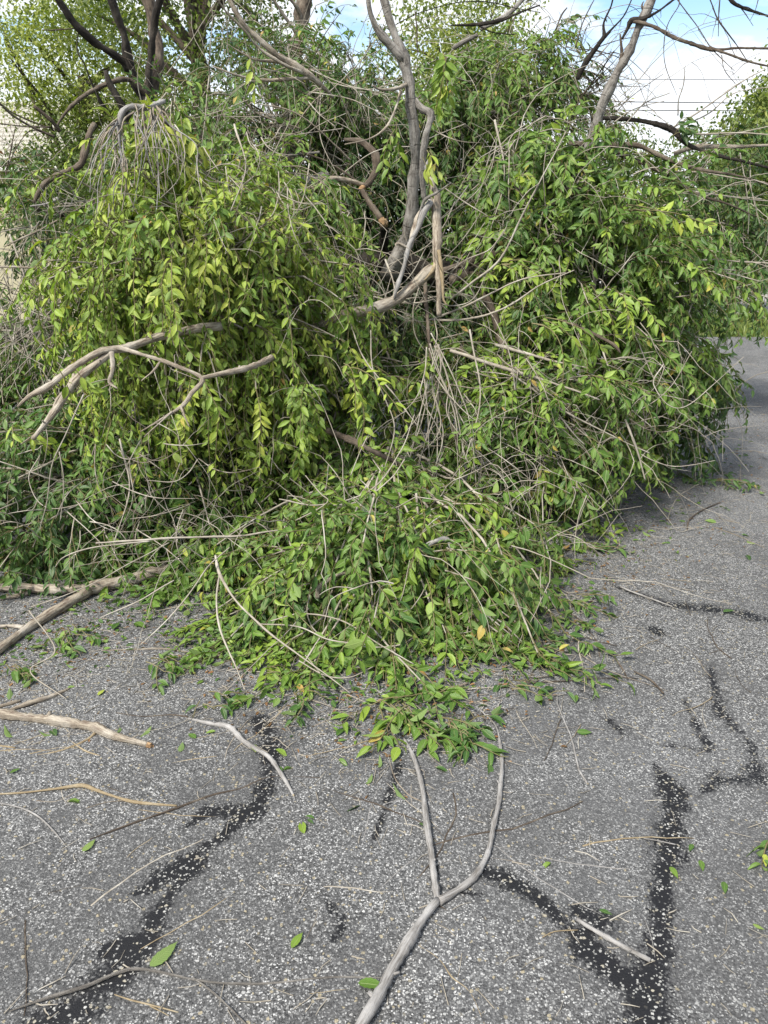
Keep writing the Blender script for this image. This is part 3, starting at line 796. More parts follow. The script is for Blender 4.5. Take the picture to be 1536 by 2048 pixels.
# ------------------------------------------------------------------ bare limbs standing in or hanging on the heap
def limb_thing(name, label, cat, parts, group=None):
    """parts: (part name, material, [(px, py, Y, radius px), ...], extras) ; Y None means lying on the road"""
    def pt(p, mat_='tan'):
        px, py, Yv, r = p
        r = r * (.46 if r < 3.1 else .55 if r < 5 else .72 if r < 8 else .82) if mat_ != 'white' else r * (.42 if r < 5 else .85)
        if Yv is None:
            g0 = ground(px, py); rr = r * depth_at(px, py, g0[1]) / F
            return ground(px, py, rr + .002), rr
        w = at(px, py, Yv); return w, r * depth_at(px, py, Yv) / F
    first = pt(parts[0][2][0])[0]
    T = thing(name, label, cat, first, group)
    for i, (pn, mat, pts, *ex) in enumerate(parts):
        if pts[0][2] is None: pts = [(q[0], q[1], q[2], q[3] * .88) for q in pts]
        W = [pt(p, mat) for p in pts]
        P, R = spline([w[0] for w in W], [w[1] for w in W], min(.05, max(.012, W[0][1] * 1.2)), .55, i + int(pts[0][0]))
        P[:, 2] = np.maximum(P[:, 2], R * .9 + .001)
        tube_obj(pn, P, R, M[mat], T, 10 if R.max() > .008 else 6, True, .055)
        if cat in ('bare branch', 'broken limb', 'fallen limb') and R.min() < .006 and len(P) > 12 and pts[0][2] is not None:
            for _ in range(rng.integers(1, 4)):
                q0 = rng.integers(len(P) // 3, len(P) - 2); dd = unit(P[q0 + 1] - P[q0 - 1] + rng.normal(0, .55, 3)); ln = rng.uniform(.08, .3); tp = [P[q0]]
                for _q in range(9):
                    dd = unit(dd + rng.normal(0, .13, 3) + np.array([0, 0, -.03])); tp.append(tp[-1] + dd * ln / 9)
                rr = min(.0022, R[q0] * .6)
                tube_obj('side_twig', np.array(tp), np.linspace(rr, rr * .35, 10), M[mat], T, 4, False)
        if cat in ('fallen limb', 'stick') and R.max() > .006:
            for _ in range(rng.integers(2, 5)):
                q0 = rng.integers(3, len(P) - 3); ax_ = unit(P[q0 + 1] - P[q0 - 1]); dd = unit(np.cross(ax_, rng.normal(0, 1, 3)) + ax_ * rng.uniform(-.3, .9) + np.array([0, 0, .5]))
                r_ = R[q0] * rng.uniform(.28, .5); ln = R[q0] * rng.uniform(1.3, 2.6)
                tp = np.stack([P[q0], P[q0] + dd * ln * .6, P[q0] + dd * ln]); tube_obj('stub', tp, np.array([r_ * 1.5, r_, r_ * .8]), M[mat], T, 6)
        if 'broken' in ex or 'cut' in ex:      # splintered pale end
            d = unit(P[-1] - P[-3]); r = R[-1]
            k = 10; V = []
            for ring, (o_, s) in enumerate(((-.2, 1.04), (.6, .95), (1.4, .55))):
                U = unit(np.cross(d, np.array([.3, .2, 1.]))); Wv = np.cross(d, U)
                for j in range(k):
                    a = j * 2 * math.pi / k; jag = (0 if ring == 0 else rng.uniform(-.3, .7))
                    V.append(P[-1] + d * r * (o_ + jag) * (1 if 'broken' in ex else .25) + r * s * (math.cos(a) * U + math.sin(a) * Wv))
            V.append(P[-1] + d * r * .3)
            Q = [(a * k + j, a * k + (j + 1) % k, (a + 1) * k + (j + 1) % k, (a + 1) * k + j) for a in range(2) for j in range(k)]
            tri = [(2 * k + j, 2 * k + (j + 1) % k, 3 * k) for j in range(k)]
            uvv = [(j % k / k, j // k * .03) for j in range(len(V))]
            build('broken_end', V, [Q, tri], M['raw'] if mat != 'white' else M['yellowwood'], T, uvv, smooth=False)
    return T

Yc = 4.35
limb_thing('broken_limb', 'upright grey forked limb rising from the dark hollow to the clouds', 'broken limb', [
    ('stem', 'grey', [(772, 545, 4.7, 22), (800, 500, 4.6, 20), (826, 430, 4.5, 15), (834, 340, 4.45, 13), (824, 240, 4.4, 12.5), (815, 160, 4.4, 13), (802, 112, 4.4, 13), (788, 70, 4.4, 10), (777, 30, 4.4, 9), (765, -20, 4.4, 9)]),
    ('fork', 'grey', [(806, 122, 4.4, 11), (780, 88, 4.38, 10), (755, 60, 4.36, 8), (740, 25, 4.34, 7), (733, -20, 4.33, 7)]),
    ('side_branch', 'grey', [(826, 200, 4.42, 9), (846, 220, 4.38, 9), (862, 228, 4.36, 9), (856, 270, 4.35, 8), (847, 340, 4.35, 8), (848, 400, 4.36, 7)]),
    ('side_branch', 'tan', [(812, 170, 4.38, 6), (790, 178, 4.3, 5), (760, 180, 4.25, 4), (745, 172, 4.2, 3)]),
    ('side_branch', 'tan', [(802, 182, 4.36, 5), (790, 215, 4.3, 4), (770, 255, 4.25, 4), (735, 280, 4.2, 3), (690, 290, 4.15, 2.5)]),
])
limb_thing('broken_limb', 'split pale limb with peeling bark standing in front of the grey forked limb', 'broken limb', [
    ('stem', 'tan', [(862, 352, 4.2, 7), (868, 400, 4.15, 12), (872, 460, 4.1, 12), (870, 520, 4.05, 11), (877, 570, 4.0, 8), (880, 630, 3.98, 6)], ),
    ('splinter', 'yellowwood', [(876, 500, 4.03, 6), (885, 560, 3.98, 5), (888, 600, 3.96, 4), (897, 610, 3.95, 2)]),
    ('splinter', 'white', [(858, 350, 4.18, 5), (853, 335, 4.18, 6), (856, 320, 4.18, 3)]),
])
limb_thing('broken_limb', 'thick pale diagonal limb resting across the dark hollow', 'broken limb', [
    ('stem', 'tan', [(868, 533, 4.08, 13), (845, 558, 4.05, 13), (800, 592, 4.0, 14), (745, 615, 3.95, 13), (680, 638, 3.9, 12), (610, 668, 3.95, 11), (540, 705, 3.9, 9)], ),
    ('splinter', 'yellowwood', [(872, 520, 4.06, 5), (866, 540, 4.02, 6), (850, 560, 4.0, 3)]),
])
limb_thing('broken_limb', 'slim branch leaning across the grey limb with a chalky broken knob', 'broken limb', [
    ('stem', 'tan', [(858, 410, 4.15, 8), (838, 440, 4.1, 8), (825, 480, 4.05, 7), (820, 495, 4.03, 5), (795, 485, 4.0, 5), (792, 492, 3.98, 2)]),
    ('stem', 'white', [(862, 400, 4.1, 7), (850, 425, 4.08, 8), (840, 455, 4.05, 6), (822, 490, 4.02, 6), (808, 535, 4.0, 5), (795, 570, 3.98, 5), (788, 598, 3.97, 4)]),
    ('side_branch', 'grey', [(900, 365, 4.0, 2), (870, 385, 4.05, 4), (848, 400, 4.08, 5), (836, 440, 4.08, 4)]),
])
limb_thing('forked_limb', 'bare pale limb with forks poking out below the big drooping sprays', 'fallen limb', [
    ('stem', 'tan', [(440, 655, 3.5, 10), (330, 672, 3.3, 10), (245, 697, 3.15, 10), (205, 700, 3.1, 8), (150, 728, 3.05, 8), (95, 770, 3.0, 8), (55, 795, 3.0, 6), (35, 815, 3.0, 4)]),
    ('fork', 'tan', [(222, 705, 3.12, 9), (195, 728, 3.08, 9), (150, 765, 3.02, 10), (110, 820, 2.98, 9), (65, 880, 2.95, 6)]),
    ('fork', 'tan', [(140, 775, 3.02, 6), (115, 800, 3.0, 5), (95, 845, 2.97, 4), (40, 888, 2.95, 3)]),
    ('fork', 'tan', [(223, 706, 3.1, 7), (226, 740, 3.06, 6), (220, 765, 3.05, 5), (236, 778, 3.02, 2)]),
    ('fork', 'tan', [(240, 696, 3.12, 6), (290, 712, 3.05, 5), (345, 730, 3.0, 6), (402, 756, 2.98, 6), (382, 785, 2.95, 6), (362, 812, 2.93, 6), (322, 838, 2.9, 4), (280, 862, 2.88, 3)]),
    ('fork', 'tan', [(400, 757, 2.98, 6), (440, 747, 3.02, 6), (492, 735, 3.1, 8), (540, 712, 3.25, 8)]),
    ('fork', 'tan', [(362, 812, 2.93, 5), (370, 832, 2.9, 4), (381, 855, 2.88, 3)]),
    ('fork', 'tan', [(322, 722, 3.0, 4), (310, 740, 2.97, 4), (284, 762, 2.95, 2.5)]),
    ('fork', 'tan', [(345, 824, 2.91, 4), (320, 845, 2.89, 3), (286, 874, 2.87, 2)]),
    ('fork', 'twig', [(165, 790, 2.98, 3), (140, 850, 2.95, 3), (105, 930, 2.92, 2.5), (95, 1010, 2.92, 2), (80, 1060, 2.92, 1.5)]),
    ('fork', 'twig', [(120, 905, 2.92, 2.5), (128, 970, 2.9, 2), (120, 1040, 2.9, 1.5)]),
])
tas = [('stem', 'white', [(330, 200, 3.6, 5), (298, 212, 3.54, 7), (262, 213, 3.5, 7), (246, 226, 3.47, 7), (239, 255, 3.45, 6), (240, 300, 3.42, 4), (245, 330, 3.4, 3)])]
def tassel(x0, y0, dx, n, reach):
    for k in range(n):
        xe = x0 + rng.normal(dx, 38); ye = y0 + rng.uniform(.45, 1.0) * reach
        xa = x0 + rng.uniform(-10, 10); ya = y0 + rng.uniform(-6, 26)
        w = rng.normal(0, 9, 6)
        tas.append(('hanging_twig', 'tan' if k % 3 else 'white', [(xa, ya, 3.5, 4), (xa + (xe - xa) * .35 + w[0], ya + (ye - ya) * rng.uniform(.1, .25), 3.42 + w[3] * .004, 3), (xa + (xe - xa) * .7 + w[1], ya + (ye - ya) * .55, 3.34 + w[4] * .005, 2.5), (xe + w[2], ye, 3.28 + w[5] * .006, 1.6)]))
for xx, yy, dx, nn, rr in ((322, 202, 60, 4, 200), (308, 212, 25, 6, 240), (296, 213, 10, 4, 200), (280, 213, -10, 3, 170), (262, 214, -25, 4, 190), (247, 226, -40, 5, 210), (240, 248, -50, 5, 190), (238, 280, -15, 4, 170), (243, 310, 10, 3, 140)):
    tassel(xx, yy, dx, nn, rr)
limb_thing('arched_branch', 'arched whitish branch trailing many bare twigs above the drooping leaves', 'fallen branch', tas)
limb_thing('forked_limb', 'long pale tan twigs forking like fingers high over the twiggy branch', 'fallen branch', [
    ('stem', 'tan', [(665, 195, 5.0, 5), (648, 178, 4.95, 6), (620, 152, 4.9, 8), (575, 125, 4.85, 8), (545, 105, 4.8, 8), (505, 65, 4.75, 7), (480, 35, 4.72, 7), (455, -10, 4.7, 6)]),
    ('fork', 'tan', [(612, 150, 4.9, 5), (570, 130, 4.8, 5), (520, 98, 4.75, 4), (490, 62, 4.7, 4), (455, 25, 4.65, 4), (430, -10, 4.6, 3)]),
    ('fork', 'tan', [(622, 153, 4.9, 5), (580, 157, 4.85, 5), (530, 161, 4.8, 5), (490, 155, 4.75, 4), (455, 145, 4.7, 4), (425, 133, 4.7, 2.5)]),
    ('fork', 'tan', [(600, 140, 4.88, 4), (550, 122, 4.82, 5), (510, 118, 4.78, 4), (475, 100, 4.75, 3), (455, 88, 4.72, 2)]),
    ('fork', 'tan', [(612, 138, 4.9, 3), (640, 139, 4.9, 2.5), (670, 141, 4.9, 2)]),
    ('fork', 'tan', [(652, 180, 4.95, 3), (620, 212, 4.9, 3), (590, 255, 4.85, 2.5), (575, 290, 4.8, 2)]),
    ('fork', 'tan', [(488, 200, 4.7, 2), (510, 225, 4.75, 3), (555, 243, 4.8, 3.5), (600, 258, 4.85, 3)]),
])
limb_thing('snapped_limb', 'dark snapped limb with raw orange torn wood beside the upright grey limb', 'broken limb', [
    ('stem', 'brown', [(690, 280, 5.0, 5), (725, 288, 4.95, 8), (748, 312, 4.9, 10), (750, 340, 4.88, 10), (738, 365, 4.85, 9), (725, 376, 4.83, 8)], 'broken'),
    ('stem', 'brown', [(727, 382, 4.8, 7), (745, 410, 4.75, 8), (762, 440, 4.7, 8)], 'broken'),
    ('side_branch', 'tan', [(728, 372, 4.85, 6), (690, 362, 4.8, 7), (662, 360, 4.75, 8), (640, 372, 4.7, 8), (600, 382, 4.65, 7), (560, 382, 4.6, 6)]),
    ('side_branch', 'brown', [(712, 362, 4.85, 4), (660, 325, 4.8, 4), (610, 305, 4.75, 4), (560, 280, 4.7, 4), (495, 258, 4.6, 3)]),
])
limb_thing('fallen_log', 'thick dark fallen trunk lying inside the hollow of the heap', 'fallen log', [
    ('trunk', 'dark', [(560, 520, 5.8, 24), (660, 540, 5.6, 27), (760, 515, 5.5, 25), (860, 540, 5.5, 26), (1000, 590, 5.6, 24), (1150, 660, 5.6, 22), (1260, 760, 5.7, 20)]),
    ('stump', 'dark', [(768, 515, 5.45, 12), (768, 480, 5.3, 11), (770, 450, 5.2, 9)], 'broken'),
])
limb_thing('fallen_log', 'pale lichen grey trunk half buried in leaves beside the snapped limb', 'fallen log', [
    ('trunk', 'grey', [(480, 395, 4.8, 16), (540, 375, 4.8, 20), (600, 362, 4.85, 18), (650, 350, 4.95, 14)]),
    ('side_branch', 'grey', [(525, 318, 4.7, 4), (580, 312, 4.75, 5), (640, 305, 4.8, 4)]),
    ('side_branch', 'grey', [(520, 330, 4.7, 4), (570, 322, 4.75, 5), (620, 320, 4.8, 4)]),
])
G0 = 4.75
limb_thing('leaning_limb', 'tall bare limb leaning up into the white clouds with twigs spreading over the wires', 'broken limb', [
    ('stem', 'grey', [(1165, 330, 4.8, 10), (1190, 262, 4.78, 12), (1205, 205, 4.76, 13), (1228, 152, 4.74, 12), (1255, 105, 4.73, 10), (1275, 62, 4.72, 10), (1298, 15, 4.72, 12), (1315, -20, 4.72, 12)]),
    ('fork', 'brown', [(1240, 132, 4.74, 6), (1243, 105, 4.73, 5), (1240, 68, 4.72, 3)]),
    ('fork', 'dark', [(1243, 78, 4.73, 4), (1255, 55, 4.72, 5), (1262, 42, 4.7, 7), (1290, 36, 4.68, 5), (1320, 22, 4.66, 4), (1355, -4, 4.65, 4)]),
    ('fork', 'brown', [(1262, 40, 4.7, 5), (1300, 50, 4.65, 5), (1350, 75, 4.6, 5), (1420, 97, 4.55, 5), (1480, 96, 4.5, 4), (1545, 99, 4.5, 4)]),
    ('fork', 'brown', [(1418, 97, 4.55, 5), (1450, 108, 4.5, 4), (1490, 122, 4.48, 4), (1545, 134, 4.45, 3)]),
    ('fork', 'brown', [(1286, 28, 4.7, 3), (1284, 12, 4.7, 4), (1288, 5, 4.7, 1.5)]),
    ('twig', 'brown', [(1357, -6, 4.65, 3), (1358, 12, 4.62, 2.5), (1335, 50, 4.6, 2), (1326, 90, 4.58, 2), (1330, 135, 4.56, 1.6), (1353, 190, 4.55, 1.2)]),
    ('twig', 'brown', [(1352, -4, 4.64, 2.5), (1390, 45, 4.6, 2.5), (1420, 92, 4.55, 2.2), (1445, 120, 4.52, 2), (1470, 143, 4.5, 1.2)]),
    ('twig', 'brown', [(1442, 110, 4.52, 2), (1448, 140, 4.5, 1.6), (1470, 168, 4.48, 1.2)]),
])
limb_thing('bare_branch', 'blackish forked bare branch standing against the blue gap in the clouds', 'bare branch', [
    ('stem', 'dark', [(1155, 160, 5.4, 6), (1175, 120, 5.38, 7), (1198, 85, 5.36, 6), (1206, 72, 5.36, 5), (1206, 45, 5.35, 4), (1222, 10, 5.34, 3.5), (1228, -15, 5.34, 3)]),
    ('fork', 'dark', [(1203, 78, 5.36, 5), (1225, 55, 5.34, 3.5), (1248, 30, 5.33, 3), (1266, -10, 5.32, 2.5)]),
    ('fork', 'brown', [(1152, 95, 5.4, 3), (1165, 50, 5.4, 3), (1180, 15, 5.38, 2.5), (1192, -10, 5.38, 2)]),
    ('fork', 'brown', [(1110, 60, 5.5, 3), (1122, 30, 5.5, 4), (1134, 14, 5.48, 2.5)]),
    ('fork', 'brown', [(1160, 98, 5.4, 2), (1172, 60, 5.39, 1.6), (1182, 42, 5.38, 1.2)]),
])
limb_thing('bare_branch', 'thin dark hanging twigs dropping in front of the wires', 'bare branch', [
    ('stem', 'brown', [(1370, -40, 4.2, 4), (1415, -10, 4.2, 3), (1436, 40, 4.2, 3), (1470, 85, 4.2, 2.4), (1492, 120, 4.2, 1.4)]),
    ('twig', 'brown', [(1440, -20, 4.2, 3), (1436, 30, 4.2, 2.4), (1435, 75, 4.2, 1.2)]),
    ('stem', 'dark', [(1440, -30, 4.1, 5), (1465, 2, 4.1, 5), (1490, 16, 4.1, 4.5), (1545, 38, 4.1, 4)]),
    ('twig', 'brown', [(1476, 10, 4.1, 2.5), (1490, 30, 4.1, 2), (1505, 54, 4.1, 1.2)]),
    ('twig', 'brown', [(1520, -10, 4.1, 2), (1512, 18, 4.1, 1.6), (1500, 40, 4.1, 1)]),
])
def fan(label, lines, mat='twig', cat='bare branch', name='bare_branch'):
    return limb_thing(name, label, cat, [('stem' if i == 0 else 'twig', (m if m else mat), p) for i, (m, p) in enumerate(lines)])
fan('sheaf of long bare stems sweeping out over the far road', [
    ('brown', [(1140, 285, 4.9, 7), (1200, 288, 4.85, 7), (1270, 292, 4.8, 7), (1330, 320, 4.75, 6), (1400, 340, 4.7, 5), (1470, 350, 4.65, 4), (1545, 368, 4.6, 3)]),
    ('brown', [(1190, 290, 4.9, 6), (1260, 318, 4.85, 6), (1320, 345, 4.8, 6), (1390, 385, 4.75, 5), (1450, 405, 4.7, 4), (1512, 433, 4.7, 2.5)]),
    ('dark', [(1180, 240, 5.0, 6), (1250, 238, 4.95, 6), (1300, 245, 4.9, 6), (1345, 258, 4.9, 8), (1375, 285, 4.85, 6), (1440, 312, 4.8, 5), (1545, 338, 4.75, 4)]),
    ('tan', [(1350, 305, 5.0, 6), (1400, 292, 4.95, 7), (1450, 293, 4.9, 5), (1545, 292, 4.9, 4)]),
    (None, [(1345, 258, 4.9, 4), (1400, 268, 4.88, 4), (1470, 265, 4.85, 3), (1545, 268, 4.8, 3)]),
    (None, [(1400, 290, 4.9, 3), (1440, 272, 4.88, 3), (1490, 262, 4.85, 2.5), (1545, 250, 4.8, 2)]),
    (None, [(1320, 345, 4.8, 4), (1400, 345, 4.75, 3), (1460, 355, 4.72, 3), (1530, 363, 4.7, 2)]),
    (None, [(1390, 385, 4.75, 4), (1440, 390, 4.72, 3), (1490, 396, 4.7, 3), (1545, 402, 4.7, 2)]),
    (None, [(1345, 255, 4.9, 4), (1380, 235, 4.88, 3.5), (1430, 200, 4.85, 3), (1480, 165, 4.8, 3), (1530, 140, 4.8, 2)]),
    (None, [(1370, 250, 4.9, 3), (1420, 225, 4.88, 3), (1470, 185, 4.85, 2.2), (1545, 172, 4.8, 2)]),
    (None, [(1356, 232, 4.9, 3), (1358, 200, 4.88, 2.5), (1368, 170, 4.86, 2), (1371, 128, 4.85, 1.2)]),
    (None, [(1255, 240, 4.95, 3), (1290, 205, 4.9, 2.5), (1340, 186, 4.85, 2)]),
    (None, [(1230, 245, 4.95, 3), (1270, 218, 4.9, 2), (1328, 202, 4.85, 1.5)]),
    (None, [(1480, 305, 4.8, 2.5), (1492, 360, 4.75, 2), (1498, 420, 4.7, 1.6), (1496, 470, 4.7, 1.2)]),
    (None, [(1500, 320, 4.8, 2.5), (1505, 380, 4.75, 2), (1520, 450, 4.7, 1.5)]),
])
fan('bare stems reaching level over the dark far leaves', [
    ('twig', [(1290, 535, 4.6, 5), (1345, 530, 4.55, 5), (1420, 520, 4.5, 3), (1480, 524, 4.45, 3), (1545, 528, 4.4, 2.5)]),
    (None, [(1340, 532, 4.55, 4), (1400, 540, 4.5, 3), (1460, 547, 4.45, 2.5), (1520, 562, 4.4, 2)]),
    (None, [(1345, 535, 4.55, 4), (1385, 558, 4.5, 4), (1420, 562, 4.48, 4), (1480, 578, 4.45, 3), (1545, 598, 4.4, 2.5)]),
    (None, [(1392, 540, 4.5, 3), (1392, 580, 4.47, 2.5), (1375, 630, 4.45, 3), (1352, 690, 4.42, 2)]),
    (None, [(1375, 620, 4.45, 2), (1388, 645, 4.43, 1.5)]),
    (None, [(1326, 545, 4.55, 2), (1332, 610, 4.5, 1.6)]),
])
fan('pale bare twigs springing out of the hollow towards the road side sprays', [
    ('twig', [(900, 600, 4.2, 4), (940, 570, 4.1, 4), (1000, 520, 4.0, 4), (1040, 440, 3.95, 3.5), (1080, 360, 3.9, 3), (1130, 265, 3.9, 2.5)]),
    (None, [(880, 560, 4.2, 3), (930, 520, 4.1, 3), (980, 500, 4.0, 3), (1010, 460, 3.98, 2)]),
    (None, [(860, 640, 4.2, 4), (930, 640, 4.1, 4), (1000, 620, 4.0, 4), (1080, 570, 3.95, 3), (1150, 540, 3.9, 2)]),
    (None, [(860, 640, 4.2, 4), (940, 610, 4.1, 4), (1040, 560, 4.0, 3), (1130, 545, 3.95, 2.5)]),
    (None, [(830, 620, 4.2, 3), (870, 560, 4.1, 2.5), (885, 520, 4.05, 2)]),
    (None, [(900, 700, 4.1, 5), (960, 720, 4.0, 5), (1040, 745, 3.95, 5), (1130, 775, 3.9, 4), (1200, 800, 3.85, 2.5)]),
    (None, [(1020, 745, 3.95, 4), (1090, 800, 3.9, 4), (1150, 870, 3.85, 3), (1170, 890, 3.84, 2)]),
    (None, [(1030, 735, 3.95, 4), (1110, 810, 3.88, 4), (1200, 860, 3.84, 3), (1300, 905, 3.8, 2)]),
    (None, [(1250, 840, 3.85, 4), (1270, 890, 3.8, 4), (1292, 960, 3.78, 3)]),
    (None, [(990, 690, 4.1, 5), (1030, 700, 4.0, 5), (1100, 720, 3.95, 4), (1180, 735, 3.9, 2)]),
    ('brown', [(1120, 640, 4.3, 5), (1200, 675, 4.05, 5), (1230, 690, 3.98, 5), (1242, 705, 3.96, 3)]),
    (None, [(660, 600, 4.2, 3), (720, 590, 4.1, 3), (770, 600, 4.05, 3), (790, 610, 4.0, 2)]),
    (None, [(640, 560, 4.2, 3), (700, 570, 4.15, 3), (760, 585, 4.1, 2.5)]),
])
fan('brown snapped bough end showing torn wood among the road side leaves', [
    ('brown', [(880, 540, 5.0, 8), (1000, 505, 4.7, 9), (1060, 495, 4.6, 9), (1120, 490, 4.5, 8), (1170, 478, 4.45, 4)]),
    ('brown', [(940, 540, 4.9, 8), (985, 620, 4.5, 9), (1005, 680, 4.4, 9), (1018, 715, 4.35, 6)]),
], 'brown', 'broken limb', 'broken_limb')
fan('thin bare twigs branching downwards below the split pale limb', [
    ('brown', [(850, 560, 4.3, 6), (855, 660, 4.05, 5), (858, 700, 3.92, 4), (870, 760, 3.85, 3), (905, 850, 3.8, 3), (930, 960, 3.75, 2)]),
] + [(None, [(x0, y0, 3.95 - .0008 * (y0 - 600), 3.0), (x0 + 25 * sg + rng.uniform(-12, 12), y0 + rng.uniform(50, 85), 3.84, 2.7), (x0 + 60 * sg + rng.uniform(-25, 25), y0 + rng.uniform(130, 190), 3.76, 2.3), (x0 + 95 * sg + rng.uniform(-40, 30), y0 + rng.uniform(210, 320), 3.68, 1.4)]) for x0, y0, sg in [(853 + rng.uniform(-6, 30), rng.uniform(640, 800), rng.uniform(-.9, 1.4)) for _ in range(14)]])
fan('thin looping twigs on the dark slope beneath the light hanging sprays', [
    ('twig', [(740, 660, 3.7, 3), (745, 740, 3.6, 3), (770, 800, 3.55, 3), (790, 860, 3.5, 2.5), (770, 940, 3.45, 2), (760, 1000, 3.4, 2)]),
    (None, [(700, 650, 3.7, 3), (730, 720, 3.6, 3), (790, 790, 3.5, 3), (835, 850, 3.45, 2.5)]),
    ('brown', [(600, 850, 3.9, 6), (670, 870, 3.6, 8), (720, 890, 3.5, 8), (790, 925, 3.5, 6), (850, 950, 3.7, 4)]),
    (None, [(750, 850, 3.5, 2.5), (720, 900, 3.4, 2.5), (700, 950, 3.36, 2)]),
    (None, [(660, 1010, 3.2, 2.5), (720, 1000, 3.2, 3), (780, 960, 3.25, 3), (810, 920, 3.3, 2.5)]),
    (None, [(560, 1000, 3.1, 2.5), (640, 1010, 3.1, 3), (740, 980, 3.15, 3), (800, 900, 3.25, 2.5), (830, 830, 3.3, 2)]),
    (None, [(610, 950, 3.2, 2), (640, 985, 3.15, 2.5), (655, 1000, 3.1, 2.5), (630, 1020, 3.08, 2.5), (590, 1040, 3.05, 2)]),
])
limb_thing('bare_branch', 'brown hanging dead branch lying against the dark leaves by the house', 'bare branch', [
    ('stem', 'brown', [(190, 250, 5.0, 7), (172, 290, 4.9, 9), (160, 330, 4.85, 8), (130, 345, 4.8, 8), (95, 360, 4.75, 8), (78, 380, 4.72, 7), (68, 405, 4.7, 4)]),
    ('side_branch', 'white', [(62, 412, 4.7, 3), (95, 408, 4.7, 4), (118, 398, 4.7, 5)]),
    ('side_branch', 'tan', [(10, 495, 4.6, 2.5), (60, 470, 4.6, 4), (115, 440, 4.6, 3)]),
    ('side_branch', 'tan', [(-5, 533, 4.5, 4), (50, 534, 4.5, 4), (95, 538, 4.5, 2.5)]),
])
for k in range(7):
    pass
limb_thing('bare_branch', 'spray of fine dark twigs crossing the pale roof', 'bare branch', [
    ('stem', 'brown', [(110, 275, 5.5, 5), (60, 250, 5.4, 4), (20, 225, 5.3, 4), (-10, 195, 5.2, 3)]),
    ('twig', 'brown', [(120, 262, 5.5, 6), (100, 240, 5.45, 6), (65, 210, 5.4, 5)]),
    ('twig', 'brown', [(100, 255, 5.5, 4), (50, 252, 5.4, 3), (-10, 245, 5.3, 2.5)]),
    ('twig', 'brown', [(90, 252, 5.5, 3), (40, 232, 5.4, 3), (-10, 205, 5.3, 2)]),
    ('twig', 'brown', [(32, 255, 5.4, 2), (22, 300, 5.35, 3), (12, 350, 5.3, 3), (25, 380, 5.3, 2)]),
    ('twig', 'brown', [(110, 270, 5.5, 2), (60, 262, 5.4, 2.4), (30, 300, 5.35, 2), (12, 348, 5.3, 2)]),
    ('twig', 'brown', [(-10, 335, 5.3, 3), (30, 325, 5.3, 2), (90, 305, 5.35, 2)]),
])
# ------------------------------------------------------------------ standing tree at the back of the heap
limb_thing('standing_tree', 'standing tree with blackened forking limbs behind the heap', 'tree', [
    ('trunk', 'dark', [(310, 640, 6.6, 34), (305, 420, 6.6, 30), (298, 250, 6.6, 24), (285, 190, 6.6, 18)]),
    ('limb', 'dark', [(285, 195, 6.6, 14), (262, 150, 6.55, 11), (250, 90, 6.5, 11), (238, 40, 6.45, 10), (222, -20, 6.4, 9)]),
    ('limb', 'dark', [(262, 145, 6.55, 10), (245, 120, 6.5, 10), (200, 90, 6.4, 9), (155, 55, 6.3, 9), (130, 20, 6.25, 8), (105, -15, 6.2, 8)]),
    ('limb', 'dark', [(297, 210, 6.6, 10), (298, 130, 6.55, 8), (310, 60, 6.5, 9), (322, -20, 6.45, 8)]),
    ('limb', 'brown', [(305, 200, 6.7, 16), (312, 110, 6.75, 14), (300, 40, 6.8, 14), (290, -30, 6.8, 12)]),
    ('limb', 'dark', [(270, 260, 6.5, 12), (240, 200, 6.4, 9), (225, 170, 6.38, 8), (213, 140, 6.35, 6)]),
    ('limb', 'dark', [(215, 225, 6.4, 7), (190, 180, 6.35, 4), (170, 130, 6.3, 3), (155, 100, 6.3, 3), (157, 60, 6.3, 2)]),
    ('limb', 'brown', [(300, 190, 6.6, 9), (255, 160, 6.5, 7), (215, 170, 6.4, 7), (185, 182, 6.35, 6), (150, 205, 6.3, 6), (125, 235, 6.3, 4.5), (110, 260, 6.3, 3)]),
    ('crown_twig', 'brown', [(150, 55, 6.3, 3), (110, 60, 6.25, 3), (85, 60, 6.2, 2)]),
])
limb_thing('standing_tree', 'reddish brown trunk standing behind the forked tan twigs', 'tree', [
    ('trunk', 'brown', [(570, 600, 8.0, 26), (585, 200, 8.0, 22), (604, 60, 8.0, 18), (612, -40, 8.0, 16)]),
    ('limb', 'tan', [(600, 80, 8.0, 8), (575, 40, 7.9, 5), (540, -10, 7.8, 4)]),
    ('limb', 'tan', [(604, 40, 8.0, 6), (590, 10, 7.9, 5), (560, -20, 7.8, 4)]),
])
limb_thing('bare_branch', 'blackish bare branch lying level over the tallest heap', 'bare branch', [
    ('stem', 'dark', [(900, 52, 5.2, 3), (960, 50, 5.2, 5), (1000, 42, 5.2, 5), (1030, 30, 5.2, 4), (1080, 10, 5.2, 3)]),
    ('twig', 'dark', [(960, 52, 5.2, 3), (985, 64, 5.2, 3), (1030, 68, 5.2, 2)]),
    ('stem', 'grey', [(960, 60, 5.6, 5), (1000, 40, 5.6, 7), (1030, 20, 5.6, 6), (1060, -15, 5.6, 5)]),
    ('twig', 'dark', [(780, 58, 5.2, 2), (830, 30, 5.2, 2), (900, 8, 5.2, 2), (970, 2, 5.2, 2), (1040, 18, 5.2, 2), (1080, 26, 5.2, 1.5)]),
    ('twig', 'brown', [(830, 20, 5.1, 3), (835, 60, 5.1, 3), (836, 110, 5.1, 2)]),
    ('twig', 'dark', [(980, 40, 5.2, 2), (995, 0, 5.2, 2), (1002, -20, 5.2, 1.6)]),
    ('stem', 'grey', [(905, 100, 5.4, 6), (935, 82, 5.4, 6), (955, 70, 5.4, 5)]),
])

